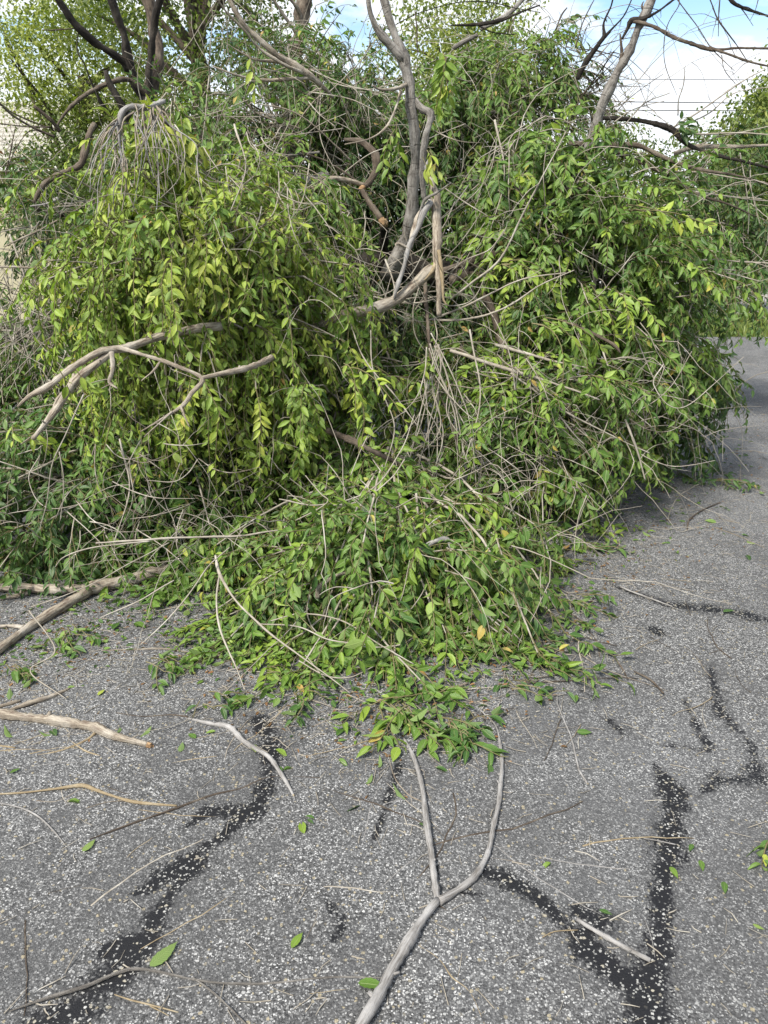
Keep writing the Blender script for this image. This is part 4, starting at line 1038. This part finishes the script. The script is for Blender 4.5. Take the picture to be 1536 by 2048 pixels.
# ------------------------------------------------------------------ limbs and sticks on the road
limb_thing('forked_limb', 'thick pale forked limb lying on the road at the foot of the heap', 'fallen limb', [
    ('stem', 'tan', [(405, 1118, None, 12), (370, 1130, None, 18), (310, 1140, None, 18), (255, 1158, None, 17), (200, 1175, None, 17), (160, 1182, None, 14), (100, 1183, None, 14), (50, 1178, None, 12), (-20, 1176, None, 11), (-130, 1168, None, 9), (-230, 1180, None, 5)]),
    ('fork', 'tan', [(170, 1183, None, 15), (130, 1208, None, 14), (90, 1232, None, 14), (50, 1258, None, 12), (10, 1293, None, 11), (-30, 1325, None, 10), (-110, 1390, None, 8), (-200, 1440, None, 4)]),
    ('fork', 'tan', [(45, 1258, None, 8), (20, 1254, None, 6), (-20, 1256, None, 6)]),
    ('fork', 'tan', [(60, 1185, None, 7), (30, 1192, None, 7), (-20, 1200, None, 6)]),
])
limb_thing('broken_stick', 'thick straight stick with pale snapped end lying on the asphalt', 'stick', [
    ('stem', 'tan', [(-190, 1402, None, 9), (-100, 1412, None, 12), (-20, 1424, None, 14), (60, 1433, None, 13), (120, 1444, None, 13), (180, 1455, None, 13), (230, 1472, None, 12), (298, 1489, None, 9)], 'broken'),
    ('fork', 'yellowwood', [(190, 1464, None, 6), (170, 1480, None, 5), (120, 1500, None, 4), (70, 1510, None, 2)]),
])
limb_thing('broken_stick', 'bleached bent stick crossing a black tar patch', 'stick', [
    ('stem', 'white', [(380, 1435, None, 5), (420, 1445, None, 6), (455, 1453, None, 7), (478, 1475, None, 7), (500, 1492, None, 7), (540, 1518, None, 6), (566, 1555, None, 6), (586, 1592, None, 5)], 'broken'),
    ('fork', 'brown', [(378, 1434, None, 4), (345, 1430, None, 3), (290, 1432, None, 3), (235, 1425, None, 2)]),
])
limb_thing('broken_stick', 'yellowish peeled stick bent in the middle on bare asphalt', 'stick', [
    ('stem', 'yellowwood', [(-120, 1600, None, 2), (-20, 1591, None, 4), (50, 1587, None, 4), (110, 1580, None, 5), (163, 1572, None, 6), (190, 1580, None, 6), (225, 1592, None, 5), (270, 1603, None, 6), (352, 1610, None, 5)]),
    ('fork', 'tan', [(165, 1573, None, 3), (140, 1590, None, 3), (110, 1602, None, 3), (75, 1600, None, 3)]),
    ('fork', 'tan', [(350, 1620, None, 2), (290, 1608, None, 3), (220, 1606, None, 2), (170, 1618, None, 2)]),
])
limb_thing('forked_limb', 'long grey forked branch pointing from the camera to the heap', 'fallen limb', [
    ('stem', 'white', [(690, 2110, None, 15), (735, 2030, None, 15), (775, 1958, None, 15), (812, 1890, None, 14), (845, 1840, None, 14), (874, 1803, None, 12)]),
    ('fork', 'white', [(874, 1808, None, 10), (868, 1750, None, 8), (862, 1690, None, 9), (855, 1630, None, 8), (842, 1560, None, 7), (825, 1510, None, 6), (806, 1472, None, 4)]),
    ('fork', 'white', [(876, 1806, None, 11), (905, 1788, None, 9), (945, 1758, None, 9), (972, 1708, None, 8), (988, 1650, None, 7), (1000, 1590, None, 6), (1004, 1520, None, 6), (995, 1455, None, 4), (962, 1420, None, 3)]),
    ('fork', 'brown', [(874, 1812, None, 4), (884, 1815, None, 4), (893, 1822, None, 3)]),
    ('fork', 'tan', [(850, 1605, None, 3), (820, 1590, None, 3), (790, 1555, None, 3), (775, 1510, None, 2)]),
])
limb_thing('broken_stick', 'short smooth white stick lying across the wide tar patch', 'stick', [
    ('stem', 'white', [(1156, 1840, None, 6), (1190, 1862, None, 6), (1240, 1890, None, 6), (1303, 1921, None, 6)]),
])
STK = [
    ('thin brown twig curving across the asphalt nearest the camera', 'grey', [[(20, 2024, 3), (100, 1995, 6), (170, 1972, 6), (230, 1948, 6), (270, 1938, 6), (330, 1945, 5), (390, 1958, 5), (450, 1966, 5), (560, 1964, 4), (680, 1956, 4), (780, 1958, 4)], [(385, 1958, 4), (430, 1990, 4), (500, 2060, 4)]]),
    ('short straw coloured twig curved beside the white stick', 'yellowwood', [[(1085, 1876, 2.5), (1110, 1864, 3), (1155, 1861, 3)]]),
    ('straw twig zigzagging over the lower end of the long forked branch', 'yellowwood', [[(798, 1857, 3), (835, 1890, 3), (880, 1920, 3.5), (905, 1955, 4), (940, 1985, 3), (975, 2060, 2.5)]]),
    ('small pale twig lying level across the tar strip', 'white', [[(1285, 1680, 3), (1310, 1682, 3), (1350, 1688, 3.5)]]),
    ('reddish forked twig lying on the lowest tar patch', 'yellowwood', [[(228, 1992, 2.5), (260, 2003, 3.5), (300, 2012, 4), (355, 2025, 3)], [(300, 2012, 3), (325, 2024, 2.5), (340, 2032, 2)]]),
    ('grey weathered twig sloping beside a crumpled leaf', 'white', [[(-20, 1604, 4), (40, 1616, 4), (75, 1632, 5), (105, 1660, 5), (130, 1690, 2)]]),
    ('long faint twig running from the crumpled leaf to the tar patch', 'brown', [[(180, 1680, 3), (270, 1645, 4), (340, 1620, 5), (420, 1590, 5), (480, 1575, 4), (545, 1552, 3), (640, 1556, 2)]]),
    ('dry twig with pale bark under the forked limb fork', 'tan', [[(10, 1425, 4), (60, 1408, 8), (110, 1390, 7), (140, 1377, 4)]]),
    ('short pale stick just above the thick straight stick', 'tan', [[(-15, 1415, 6), (20, 1405, 7), (42, 1400, 6)]]),
    ('grey dry stick on the littered asphalt by the spilling sprays', 'white', [[(1240, 1175, 5), (1280, 1190, 5), (1345, 1212, 4)]]),
    ('thin stick lying alone on clear asphalt under the heap edge', 'tan', [[(1168, 1282, 3), (1176, 1300, 3), (1181, 1314, 3)]]),
    ('slanting grey twig on the clear asphalt, longer of the two side by side', 'brown', [[(1270, 1343, 3), (1300, 1360, 4), (1326, 1387, 4)]]),
    ('slanting grey twig on the clear asphalt, shorter of the two side by side', 'brown', [[(1228, 1312, 3), (1245, 1335, 4), (1258, 1358, 3)]]),
    ('pale curved twig lying on asphalt between the last green sprigs', 'tan', [[(790, 1387, 5), (850, 1378, 5), (900, 1374, 5), (935, 1365, 4)], [(850, 1430, 4), (895, 1405, 4), (940, 1387, 3)]]),
    ('forked straw twig on the road under the thick forked limb', 'tan', [[(205, 1300, 3), (260, 1298, 4), (330, 1297, 4), (400, 1308, 4), (455, 1312, 3)]]),
    ('splintered wood scraps below the thick straight stick', 'yellowwood', [[(138, 1480, 2), (170, 1500, 4), (200, 1510, 3)], [(60, 1508, 3), (130, 1495, 3), (190, 1512, 2)], [(0, 1492, 4), (30, 1497, 4)], [(-10, 1502, 3), (60, 1500, 3), (150, 1508, 2)]]),
    ('pale dead twig hooked on top of the spilling leaves', 'tan', None),
    ('grey twig with a sharp bend on the asphalt beside the tar strip top', 'brown', [[(1374, 1060, 3), (1380, 1040, 4), (1410, 1018, 3), (1440, 1005, 2)]]),
    ('thin pale twig running down beside the wide tar patch', 'white', [[(1288, 1840, 2), (1302, 1880, 2), (1312, 1940, 2)]]),
    ('long arched bare twig over the last sprigs of the spilling branch', 'twig', None),
]
for lb, mt, lines in STK:
    if lines is None: continue
    limb_thing('twig', lb, 'twig', [('stem' if i == 0 else 'fork', mt, [(x, y, None, r * 1.0) for x, y, r in l]) for i, l in enumerate(lines)])
# long arched bare twigs that spring from the spilling branch to the road
limb_thing('twig', 'pale twig bent like a hook on top of the spilling leaves', 'twig', [
    ('stem', 'tan', [(636, 1195, 2.85, 6), (640, 1172, 2.85, 7), (670, 1152, 2.85, 6), (700, 1145, 2.88, 4)]),
    ('fork', 'white', [(840, 1100, 3.0, 5), (870, 1084, 3.0, 7), (895, 1080, 3.0, 7), (905, 1098, 2.98, 5)]),
])
def arch(label, pts, mat='twig'):
    limb_thing('twig', label, 'twig', [('stem' if i == 0 else 'fork', mat, p) for i, p in enumerate(pts)])
arch('long thin twig arching from the spilling leaves down past the bleached stick', [
    [(430, 1110, 2.9, 4), (440, 1150, 2.8, 5), (470, 1200, 2.7, 4), (520, 1250, 2.6, 4), (570, 1290, 2.52, 3.5), (640, 1340, 2.42, 3), (700, 1385, 2.35, 2)],
    [(440, 1150, 2.8, 4), (432, 1200, 2.75, 4), (440, 1260, 2.65, 4), (470, 1330, 2.5, 3), (490, 1385, 2.4, 2)],
    [(520, 1250, 2.6, 3), (600, 1255, 2.6, 3), (660, 1280, 2.55, 3), (740, 1290, 2.52, 2.4)]])
arch('looped thin twig lying over the sprigs at the front of the heap', [
    [(620, 1190, 2.8, 3), (615, 1230, 2.75, 3), (640, 1270, 2.65, 3), (720, 1293, 2.6, 3), (790, 1290, 2.6, 3), (825, 1275, 2.62, 2)],
    [(540, 1240, 2.7, 3), (600, 1225, 2.7, 3), (680, 1240, 2.65, 3), (760, 1290, 2.55, 2.5), (830, 1330, 2.5, 2)],
    [(600, 1320, 2.5, 2.5), (650, 1350, 2.45, 3), (700, 1355, 2.45, 3), (745, 1335, 2.5, 2)],
    [(610, 1310, 2.5, 2), (660, 1368, 2.42, 2.4), (730, 1420, 2.32, 2)]])
arch('fine bare twigs fanning from beneath the thick forked limb over the road', [
    [(560, 1060, 3.1, 3), (480, 1072, 3.05, 4), (390, 1075, 3.0, 4), (290, 1080, 2.95, 4), (190, 1085, 2.95, 3)],
    [(300, 1082, 2.95, 3), (200, 1095, 2.9, 3), (130, 1115, 2.88, 3), (110, 1135, 2.88, 2)],
    [(340, 1085, 2.95, 2.4), (180, 1170, 2.7, 2.4), (60, 1215, 2.6, 2)],
    [(460, 1095, 2.9, 3), (420, 1130, 2.8, 3), (390, 1170, 2.7, 3), (340, 1230, 2.6, 3), (280, 1290, 2.5, 2)],
    [(350, 1160, 2.72, 3), (280, 1200, 2.65, 3), (200, 1235, 2.6, 2)],
    [(60, 1220, 2.6, 3), (110, 1300, 2.5, 3), (60, 1340, 2.42, 3), (130, 1400, 2.32, 2)]])

# random loose twigs lying on the asphalt, more of them near the heap
mesh_pool = []
for k in range(14):
    m = 9; L = 1.0; d = np.array([1., 0, 0]); P = [np.zeros(3)]
    bend = rng.normal(0, .07)
    for i in range(m - 1):
        d = unit(d + np.array([0, bend * .3, 0]) + rng.normal(0, .12, 3) * np.array([1, 1, .25])); P.append(P[-1] + d / (m - 1))
    P = np.array(P); P[:, 2] = np.abs(P[:, 2]) * .25 + .006
    P[0, 2] = P[-1, 2] = .004
    R = np.linspace(.0085, .004, m)
    mt = ['twig', 'white', 'tan', 'brown', 'yellowwood'][k % 5]
    o = tube_obj('twig', P - np.array([.5, 0, 0]), R, M[mt], None, 5); mesh_pool.append(o.data); bpy.data.objects.remove(o)
MARKS = [('the thick straight stick', 150, 1455), ('the bleached bent stick', 490, 1490), ('the bent peeled stick', 165, 1575), ('the long forked branch', 860, 1800),
         ('the short white stick', 1230, 1880), ('the curving thin twig nearest the camera', 330, 1945), ('the long tar strip', 1340, 1680), ('the thick forked limb', 150, 1190),
         ('the last hanging sprigs', 850, 1430), ('the spilling leaves', 1130, 1200), ('the road side branch foot', 1330, 1000), ('the upper tar band', 1430, 1220),
         ('the black tar patches', 400, 1720), ('the heap below the looped twig', 560, 1370), ('the wide tar patch', 1260, 1970), ('the right road edge', 1520, 1480), ('the tar crack beside the forked branch', 670, 1850), ('the middle of clear asphalt', 1120, 1600)]
ORD = ['nearest', 'second nearest', 'third nearest', 'fourth nearest', 'fifth nearest', 'sixth nearest', 'seventh nearest', 'eighth nearest', 'ninth nearest', 'tenth nearest', 'eleventh nearest', 'twelfth nearest']
def place_labels(items, group, cat):
    # items: (object, px, py, description)
    b_ = {}
    for o, px, py, ds in items:
        j = min(range(len(MARKS)), key=lambda i: math.hypot(MARKS[i][1] - px, (MARKS[i][2] - py) * 1.6))
        b_.setdefault((ds, j), []).append((math.hypot(MARKS[j][1] - px, (MARKS[j][2] - py) * 1.6), o))
    for (ds, j), l in b_.items():
        l.sort(key=lambda t: t[0])
        for r_, (_, o) in enumerate(l):
            tag(o, f'{ds} on the asphalt ' + ('near ' if len(l) == 1 else ORD[min(r_, 11)] + ' ' ) + MARKS[j][0], cat, group)
cnt = 0; loose = []
def edge_of_heap(px):
    return np.interp(px, [0, 300, 500, 700, 900, 1100, 1250, 1400, 1536], [1330, 1250, 1330, 1420, 1400, 1250, 1080, 1000, 900])
while cnt < 190:
    px = rng.uniform(-20, 1560); e = edge_of_heap(px)
    py = e + abs(rng.normal(0, 1)) * 260 - 25
    if px < 500 and rng.random() < .25: py = rng.uniform(1300, 1700)
    if py > 2030: continue
    p = ground(px, py, .001)
    lg = float(np.clip(rng.lognormal(-1.75, .6), .05, .5))
    mi = int(rng.integers(len(mesh_pool)))
    o = bpy.data.objects.new('twig', mesh_pool[mi]); COL.objects.link(o)
    o.location = [float(v) for v in p]; o.rotation_euler = (0, 0, rng.uniform(0, 6.28))
    th = rng.uniform(.12, .25)
    o.scale = (lg, lg, th * (.5 + lg))
    loose.append((o, px, py, ('long ' if lg > .25 else 'short ' if lg < .13 else '') + ['buff', 'grey white', 'tan', 'brown', 'straw coloured'][mi % 5] + ' loose twig'))
    cnt += 1
place_labels(loose, 'loose twigs scattered on the asphalt', 'twig')
# litter: countless chips of twig
n = 2600
lp = []
while len(lp) < n:
    px = rng.uniform(-40, 1580); py = edge_of_heap(px) + rng.normal(0, 1) * 110 - 20
    if px > 900: py += rng.uniform(-60, 60)
    if rng.random() < .12: py = rng.uniform(1200, 2040)
    if py < 800 or py > 2046: continue
    lp.append(ground(px, py, .004))
lp = np.array(lp); a = rng.uniform(0, 6.28, n); ln = rng.uniform(.01, .07, n)
dv = np.stack([np.cos(a), np.sin(a), rng.uniform(-.02, .12, n)], -1) * ln[:, None]
V, f, uv = tubes(np.stack([lp, lp + dv * .5 + rng.normal(0, .002, (n, 3)), lp + dv], 1), np.stack([np.full(n, .0013), np.full(n, .0012), np.full(n, .0006)], 1) * rng.uniform(.6, 1.5, (n, 1)), 3)
V[:, 2] = np.maximum(V[:, 2], .001)
tag(build('twig_litter', V, f, M['twig'], None, uv), 'crumbs of broken twig strewn over the asphalt around the heap', 'litter', kind='stuff')

n = 1500
lp = []
while len(lp) < n:
    px = rng.uniform(-40, 1560); py = edge_of_heap(px) + rng.normal(0, 1) * 70 - 30
    if px > 950: py += rng.uniform(-50, 90)
    if py < 800 or py > 2040: continue
    lp.append(ground(px, py, .004))
lp = np.array(lp); a = rng.uniform(0, 6.28, n); sz = rng.uniform(.006, .026, n)
d = np.stack([np.cos(a), np.sin(a), rng.uniform(-.05, .25, n)], -1)
V, f, uv, tn = leaf_mesh(lp, d, np.tile(np.array([0., 0, 1]), (n, 1)) + rng.normal(0, .3, (n, 3)), sz, rng.integers(0, 9, n), rng.uniform(0, 1, n))
V[:, 2] = np.maximum(V[:, 2], .0015)
tag(build('leaf_litter', V, f, M['dryleaf'], None, uv, {'tint': tn * .7}), 'brown crumbs of crushed leaf strewn along the edge of the heap', 'litter', kind='stuff')
n = 1500
lp = []
while len(lp) < n:
    px = rng.uniform(-40, 1500); py = edge_of_heap(px) + rng.normal(0, 1) * 45 - 35
    if px > 950: py += rng.uniform(-50, 50)
    if py < 800: continue
    lp.append(ground(px, py, .004))
lp = np.array(lp); a = rng.uniform(0, 6.28, n); sz = rng.uniform(.010, .038, n)
d = np.stack([np.cos(a), np.sin(a), rng.uniform(-.02, .3, n)], -1)
V, f, uv, tn = leaf_mesh(lp, d, np.tile(np.array([0., 0, 1]), (n, 1)) + rng.normal(0, .4, (n, 3)), sz, rng.integers(0, 11, n), rng.uniform(.05, .6, n))
V[:, 2] = np.maximum(V[:, 2], .0015)
tag(build('leaf_shreds', V, f, M['leaf'], None, uv, {'tint': tn}), 'shreds of green leaf lying thickest against the front of the heap', 'litter', kind='stuff')
# ------------------------------------------------------------------ loose leaves and small sprigs on the road
def hero_leaf(px, py, tipx, tipy, label, tint, back=False, lift=.01, curl=.25, ratio=.42):
    A = ground(px, py, .006); B = ground(tipx, tipy, .006); L = np.linalg.norm(B - A)
    n = 13; V = []; uv = []
    for i in range(n):
        t = i / (n - 1); w = ratio * .5 * (math.sin(math.pi * min(1, t * 1.06) ** .85) ** .8 if 0 < t < 1 else .0) * (1 - .25 * t)
        for s in (-1, 0, 1):
            ser = 1 + (.10 if i % 2 else -.03) if s else 1
            V.append((s * w * ser, t, curl * (.12 * t * (1 - t)) * 4 * .4 + abs(s) * w * (.35 if not back else -.2) + .02)); uv.append((.5 + .5 * s, t))
    Q = []
    for i in range(n - 1):
        b = i * 3; Q += [(b, b + 1, b + 4, b + 3), (b + 1, b + 2, b + 5, b + 4)]
    Q = np.array(Q)
    V = np.array(V)
    if back: V[:, 0] *= -1; 
    V = V - np.array([0, 0, V[:, 2].min()])
    d = unit(B - A); nr = np.array([0, 0, 1.]); x = np.cross(d, nr)
    W = V[:, :1] * L * x + V[:, 1:2] * L * d + V[:, 2:] * L * nr
    o = build('leaf', W, [Q], M['leaf'], None, uv, {'tint': np.full(len(W), tint)})
    o.location = [float(v) for v in (A + np.array([0, 0, .003]))]
    # stalk folded into the same leaf
    return tag(o, label, 'leaf', 'loose leaves on the asphalt')
HL = [
    (300, 1936, 357, 1885, 'large veined leaf lying half on the lowest tar patch', .55, True),
    (716, 1968, 775, 1976, 'large leaf tucked under the long forked branch near the camera', .42, False),
    (583, 1898, 606, 1866, 'single upright leaf alone on asphalt between tar and the forked branch', .62, False),
    (165, 1705, 192, 1680, 'crumpled pale leaf on the asphalt above the curved brown twig', .66, True),
    (1340, 1735, 1356, 1760, 'bright leaf lying on the long tar strip', .58, False),
    (1198, 1822, 1226, 1832, 'dark leaf by the end of the short white stick', .20, False),
    (1120, 1240, 1148, 1242, 'round dark leaf lying clear of the spilling sprays', .18, False),
    (1446, 1225, 1470, 1222, 'dark leaf on the tar band under the far asphalt', .2, False),
    (1400, 1722, 1406, 1745, 'narrow leaf standing beside the long tar strip', .45, False),
    (1447, 1765, 1450, 1790, 'small leaf between the tar strip and the fallen sprig', .35, False),
    (270, 1246, 292, 1258, 'green leaf on the asphalt below the thick forked limb', .4, False),
    (196, 1392, 210, 1380, 'small bright yellow leaf on the asphalt above the thick stick', .93, False),
    (225, 1260, 240, 1245, 'dark leaf standing on edge beside a white chip', .2, False),
    (615, 1640, 628, 1650, 'little dark leaf on the asphalt beside the tar', .15, False),
    (20, 1548, 42, 1538, 'small leaf near the bent peeled stick', .35, False),
    (1505, 1850, 1530, 1862, 'pale leaf at the edge below the fallen sprig', .75, True),
    (838, 1648, 852, 1655, 'tiny dark leaf touching the long forked branch', .12, False),
    (1385, 1690, 1378, 1705, 'tiny olive leaf beside the tar strip', .3, False),
    (880, 1445, 888, 1455, 'tiny leaf by the last sprig', .25, False),
]
for a in HL: hero_leaf(*a)
drop = []
for k in range(60):
    px = rng.uniform(0, 1500); py = edge_of_heap(px) + abs(rng.normal(0, 1)) * 150 - 10
    py = min(py, 2000); p = ground(px, py, .006); tl = float(np.clip(rng.normal(.4, .2), .05, .9))
    a = rng.uniform(0, 6.28)
    o = leaf_object(p, np.array([math.cos(a), math.sin(a), .05]), np.array([rng.normal(0, .3), rng.normal(0, .3), rng.choice([1, 1, -1.])]), rng.uniform(.03, .065), int(rng.integers(9)), tl)
    drop.append((o, px, py, ('small dark green' if tl < .32 else 'small bright green' if tl > .52 else 'small mid green') + ' leaf'))
place_labels(drop, 'small leaves scattered round the heap', 'leaf')

lines = [('brown', [(1130, 260, 5.6, 5), (1160, 200, 5.5, 4), (1195, 150, 5.45, 3), (1230, 100, 5.4, 2)])]
for k in range(34):
    x0, y0 = rng.uniform(1120, 1210), rng.uniform(90, 260); L_ = rng.uniform(60, 170); a_ = rng.uniform(-.9, .55); c_ = rng.uniform(-.5, .7)
    lines.append(('brown' if k % 3 else None, [(x0, y0, 5.5, 2.2), (x0 + L_ * .5 * math.cos(a_), y0 + L_ * .5 * math.sin(a_), 5.45, 1.8), (x0 + L_ * math.cos(a_ + c_ * .5), y0 + L_ * math.sin(a_ + c_ * .7), 5.4, 1.1)]))
fan('mist of fine bare twigs at the sky edge of the tallest heap', lines)
lines = [('tan', [(700, 320, 4.9, 4), (640, 260, 4.8, 3), (580, 220, 4.75, 3), (500, 205, 4.7, 2)])]
for k in range(40):
    x0, y0 = rng.uniform(330, 760), rng.uniform(130, 400); L_ = rng.uniform(70, 220); a_ = rng.uniform(0, 6.28); c_ = rng.uniform(-.6, .6)
    lines.append(('brown' if k % 4 == 0 else None, [(x0, y0, 4.9, 2.4), (x0 + L_ * .5 * math.cos(a_), y0 + L_ * .5 * math.sin(a_), 4.8, 2), (x0 + L_ * math.cos(a_ + c_ * .5), y0 + L_ * math.sin(a_ + c_ * .5), 4.75, 1.2)]))
fan('tangle of fine bare twigs between the dark standing limbs and the upright grey limb', lines)
lines = [('twig', [(20, 470, 4.8, 4), (50, 560, 4.7, 3), (60, 650, 4.6, 3), (40, 740, 4.5, 2)])]
for k in range(46):
    x0, y0 = rng.uniform(-20, 150), rng.uniform(500, 760); L_ = rng.uniform(60, 190); a_ = rng.normal(1.7, .6); c_ = rng.uniform(-.6, .6)
    lines.append((None, [(x0, y0, 4.55, 2.4), (x0 + L_ * .5 * math.cos(a_), y0 + L_ * .5 * math.sin(a_), 4.5, 2), (x0 + L_ * math.cos(a_ + c_ * .5), y0 + L_ * math.sin(a_ + c_ * .5), 4.45, 1.2)]))
fan('matted curtain of dry thin twigs at the edge above the bare pale limb', lines)
def tangle(label, x0, x1, y0, y1, Y0, n, ang, sang, lmin, lmax, mats=(None, None, 'tan')):
    L_ = [('twig', [((x0 + x1) / 2, y0, Y0 + .15, 4), ((x0 + x1) / 2 + 20, (y0 + y1) / 2, Y0, 3), ((x0 + x1) / 2 - 10, y1, Y0 - .1, 2)])]
    for k in range(n):
        xa, ya = rng.uniform(x0, x1), rng.uniform(y0, y1); l_ = rng.uniform(lmin, lmax); a_ = rng.normal(ang, sang); c_ = rng.normal(0, .5); dY = rng.uniform(-.12, .2)
        L_.append((mats[k % len(mats)], [(xa, ya, Y0 + dY + .12, 2.6), (xa + l_ * .3 * math.cos(a_), ya + l_ * .3 * math.sin(a_), Y0 + dY + .02, 2.3), (xa + l_ * .6 * math.cos(a_ + c_ * .4), ya + l_ * .6 * math.sin(a_ + c_ * .4), Y0 + dY - .03, 1.9), (xa + l_ * math.cos(a_ + c_), ya + l_ * math.sin(a_ + c_), Y0 + dY, 1.1)]))
    fan(label, L_)
tangle('thicket of fine pale twigs across the leaves right of the upright grey limb', 860, 1120, 240, 460, 4.55, 28, 1.2, .8, 70, 200)
tangle('fine pale twigs hanging through the leaves in the middle of the heap', 800, 1080, 660, 920, 3.72, 30, 1.3, .6, 90, 230)
tangle('fine grey twigs sticking out of the drooping yellow green leaves near their top', 300, 640, 250, 420, 3.45, 30, 1.3, .7, 60, 180)
tangle('pale crossing twigs low on the road side of the heap', 1080, 1330, 700, 900, 3.95, 12, .7, .6, 80, 210)
tangle('fine twigs crossing over the low dark leaves by the thick forked limb', 60, 420, 880, 1080, 3.1, 26, 1.6, 1.0, 70, 180)
tangle('wiry pale twigs crossing the dark hollow mouth', 640, 900, 520, 640, 4.15, 22, .2, .7, 70, 180)
def hang(label, px, py, Y, dirv, n, length, tint, lsize=.06, droop=.8, spread=.3):
    c = at(px, py, Y); S = Spray()
    d0 = unit(np.array(dirv, float) + rng.normal(0, spread, (n, 3)))
    out = np.tile(np.array([-.1, -.9, .25]), (n, 1))
    grow_shoots(S, c + rng.normal(0, .02, (n, 3)), d0, out, rng.uniform(.7, 1.1, n) * length, np.full(n, droop), np.full(n, tint), lsize, 0., .012, 9, .02)
    S.cat()
    T = thing('leafy_sprig', label, 'leafy sprig', c, 'leafy sprigs hanging from broken limbs')
    for P, R in zip(np.concatenate(S.shootP), np.concatenate(S.shootR)): tube_obj('stem', P, R * 1.2, M['shoot'], T, 4, False)
    for i in range(len(S.size)): leaf_object(S.pos[i], S.d[i], S.n[i], S.size[i], int(S.var[i]), float(S.tint[i]), T)
hang('sprig coloured bright lime as if backlit, stretching level above the road side leaves', 1260, 425, 4.2, (1, -.1, .12), 3, .42, .84, .068, .35, .12)  # lime tint carries the look of light coming through the leaves
hang('bright sprig of upright leaves on top of the split pale limb', 862, 300, 4.1, (.2, -.2, -.5), 3, .16, .85)
hang('light green sprig of pointed leaves against the right of the hollow', 1015, 375, 4.3, (.1, -.2, .5), 3, .2, .80, .06, .9)
hang('broad drooping leaves hanging in front of the tallest heap', 885, 110, 4.6, (.05, -.3, -.6), 4, .32, .66, .085, 1.2)
hang('lime leaves pair dangling under the long pale forked twigs', 490, 118, 4.6, (.1, -.1, -.8), 2, .14, .86, .07)
hang('drooping comb of leaves over the dark road side gaps', 1010, 520, 4.1, (.6, -.3, .1), 4, .45, .70, .07, .7)
hang('wide comb of greyish leaves hanging over the bare springing twigs', 1080, 640, 3.95, (.7, -.3, .0), 4, .5, .62, .07, .7)
hang('yellowish spray of leaves between the hollow and the looping twigs', 690, 730, 3.6, (.5, -.4, -.1), 5, .42, .82, .058, .9)
hang('green leaves perched on the bare pale limb with forks', 136, 738, 2.98, (.2, -.2, -.6), 2, .12, .84, .06)
hang('pale sprig with yellow leaf tips at the edge below the bare pale limb', 40, 870, 3.0, (.5, -.2, .3), 4, .2, .82, .055)
hang('grey green sprig of broad leaves by the foot of the leaning bare limb', 1190, 250, 4.6, (.3, -.3, .4), 4, .25, .60, .075)
hang('dark leaves on a stalk standing over the sheaf of long stems', 1345, 262, 4.85, (.1, -.2, .5), 3, .14, .12, .07)
hang('hanging green spray in the shade left of the upright grey limb', 790, 250, 4.5, (-.1, -.2, -.8), 3, .3, .62, .062)
def sprig(label, px, py, n, ang, spread=.5, length=(.10, .22), tint=.4, lsize=.055, rad=.03):
    c = ground(px, py, .02); S = Spray()
    a = ang + rng.normal(0, spread, n)
    d0 = np.stack([np.cos(a), np.sin(a), rng.uniform(.1, .45, n)], -1)
    base = c + np.stack([rng.normal(0, rad, n), rng.normal(0, rad, n), rng.uniform(0, .02, n)], -1)
    out = np.tile(np.array([0, -.35, .9]), (n, 1))
    grow_shoots(S, base, d0, out, rng.uniform(*length, n), rng.uniform(.4, 1., n), tint + rng.normal(0, .08, n), lsize, .02, .012, 9, .022)
    S.cat()
    T = thing('leafy_sprig', label, 'leafy sprig', c, 'leafy sprigs broken off on the asphalt')
    for P, R in zip(np.concatenate(S.shootP), np.concatenate(S.shootR)): tube_obj('stem', P, R * 1.2, M['shoot'], T, 4, False)
    for i in range(len(S.size)): leaf_object(S.pos[i], S.d[i], S.n[i], S.size[i], int(S.var[i]), float(S.tint[i]), T)
sprig('loose leafy sprig at the edge beside the long tar strip', 1555, 1690, 4, 3.6, .6, (.08, .15), .38, .045)
sprig('leafy sprig lying between the tar patch and the bleached stick tip', 405, 1400, 5, -.4, .5, (.08, .16), .35)
sprig('drooping sprig of toothed leaves at the front tip of the spilling branch', 790, 1410, 11, -1.1, .6, (.16, .32), .5, .068)
sprig('dark sprig tip lying next to the long forked branch fork', 905, 1445, 9, -1.0, .5, (.12, .26), .28, .064)
sprig('dark small sprig with hanging leaves on clear asphalt', 1015, 1365, 4, -.3, .4, (.1, .2), .25, .058)
sprig('olive sprig on asphalt just beyond the spilling branch edge', 985, 1295, 5, -1.6, .7, (.1, .16), .35)
sprig('dark sprig pointing towards the open asphalt', 1150, 1205, 5, -.5, .3, (.12, .22), .28)
sprig('flat dark sprig lying beneath the road side branch', 1180, 1100, 5, .1, .25, (.14, .24), .2)
sprig('leafy sprig at the foot of the thick forked limb', 140, 1265, 6, -.8, .7, (.12, .22), .45)
sprig('small sprig beneath the forked straw twig', 300, 1325, 5, -.6, .7, (.1, .2), .38)
sprig('little sprig at the picture edge under the forked limb', 20, 1340, 4, -1., .5, (.1, .18), .4)
sprig('bright little sprig in front of the looped thin twig', 540, 1345, 4, -.5, .6, (.1, .16), .6)
sprig('dark sprig between the tar patch and the looped thin twig', 600, 1400, 5, -.9, .6, (.1, .18), .3)
sprig('dark drooping sprig tips farthest onto the road', 1430, 960, 5, -.9, .4, (.2, .35), .22)
print('objects', len(scene.objects))
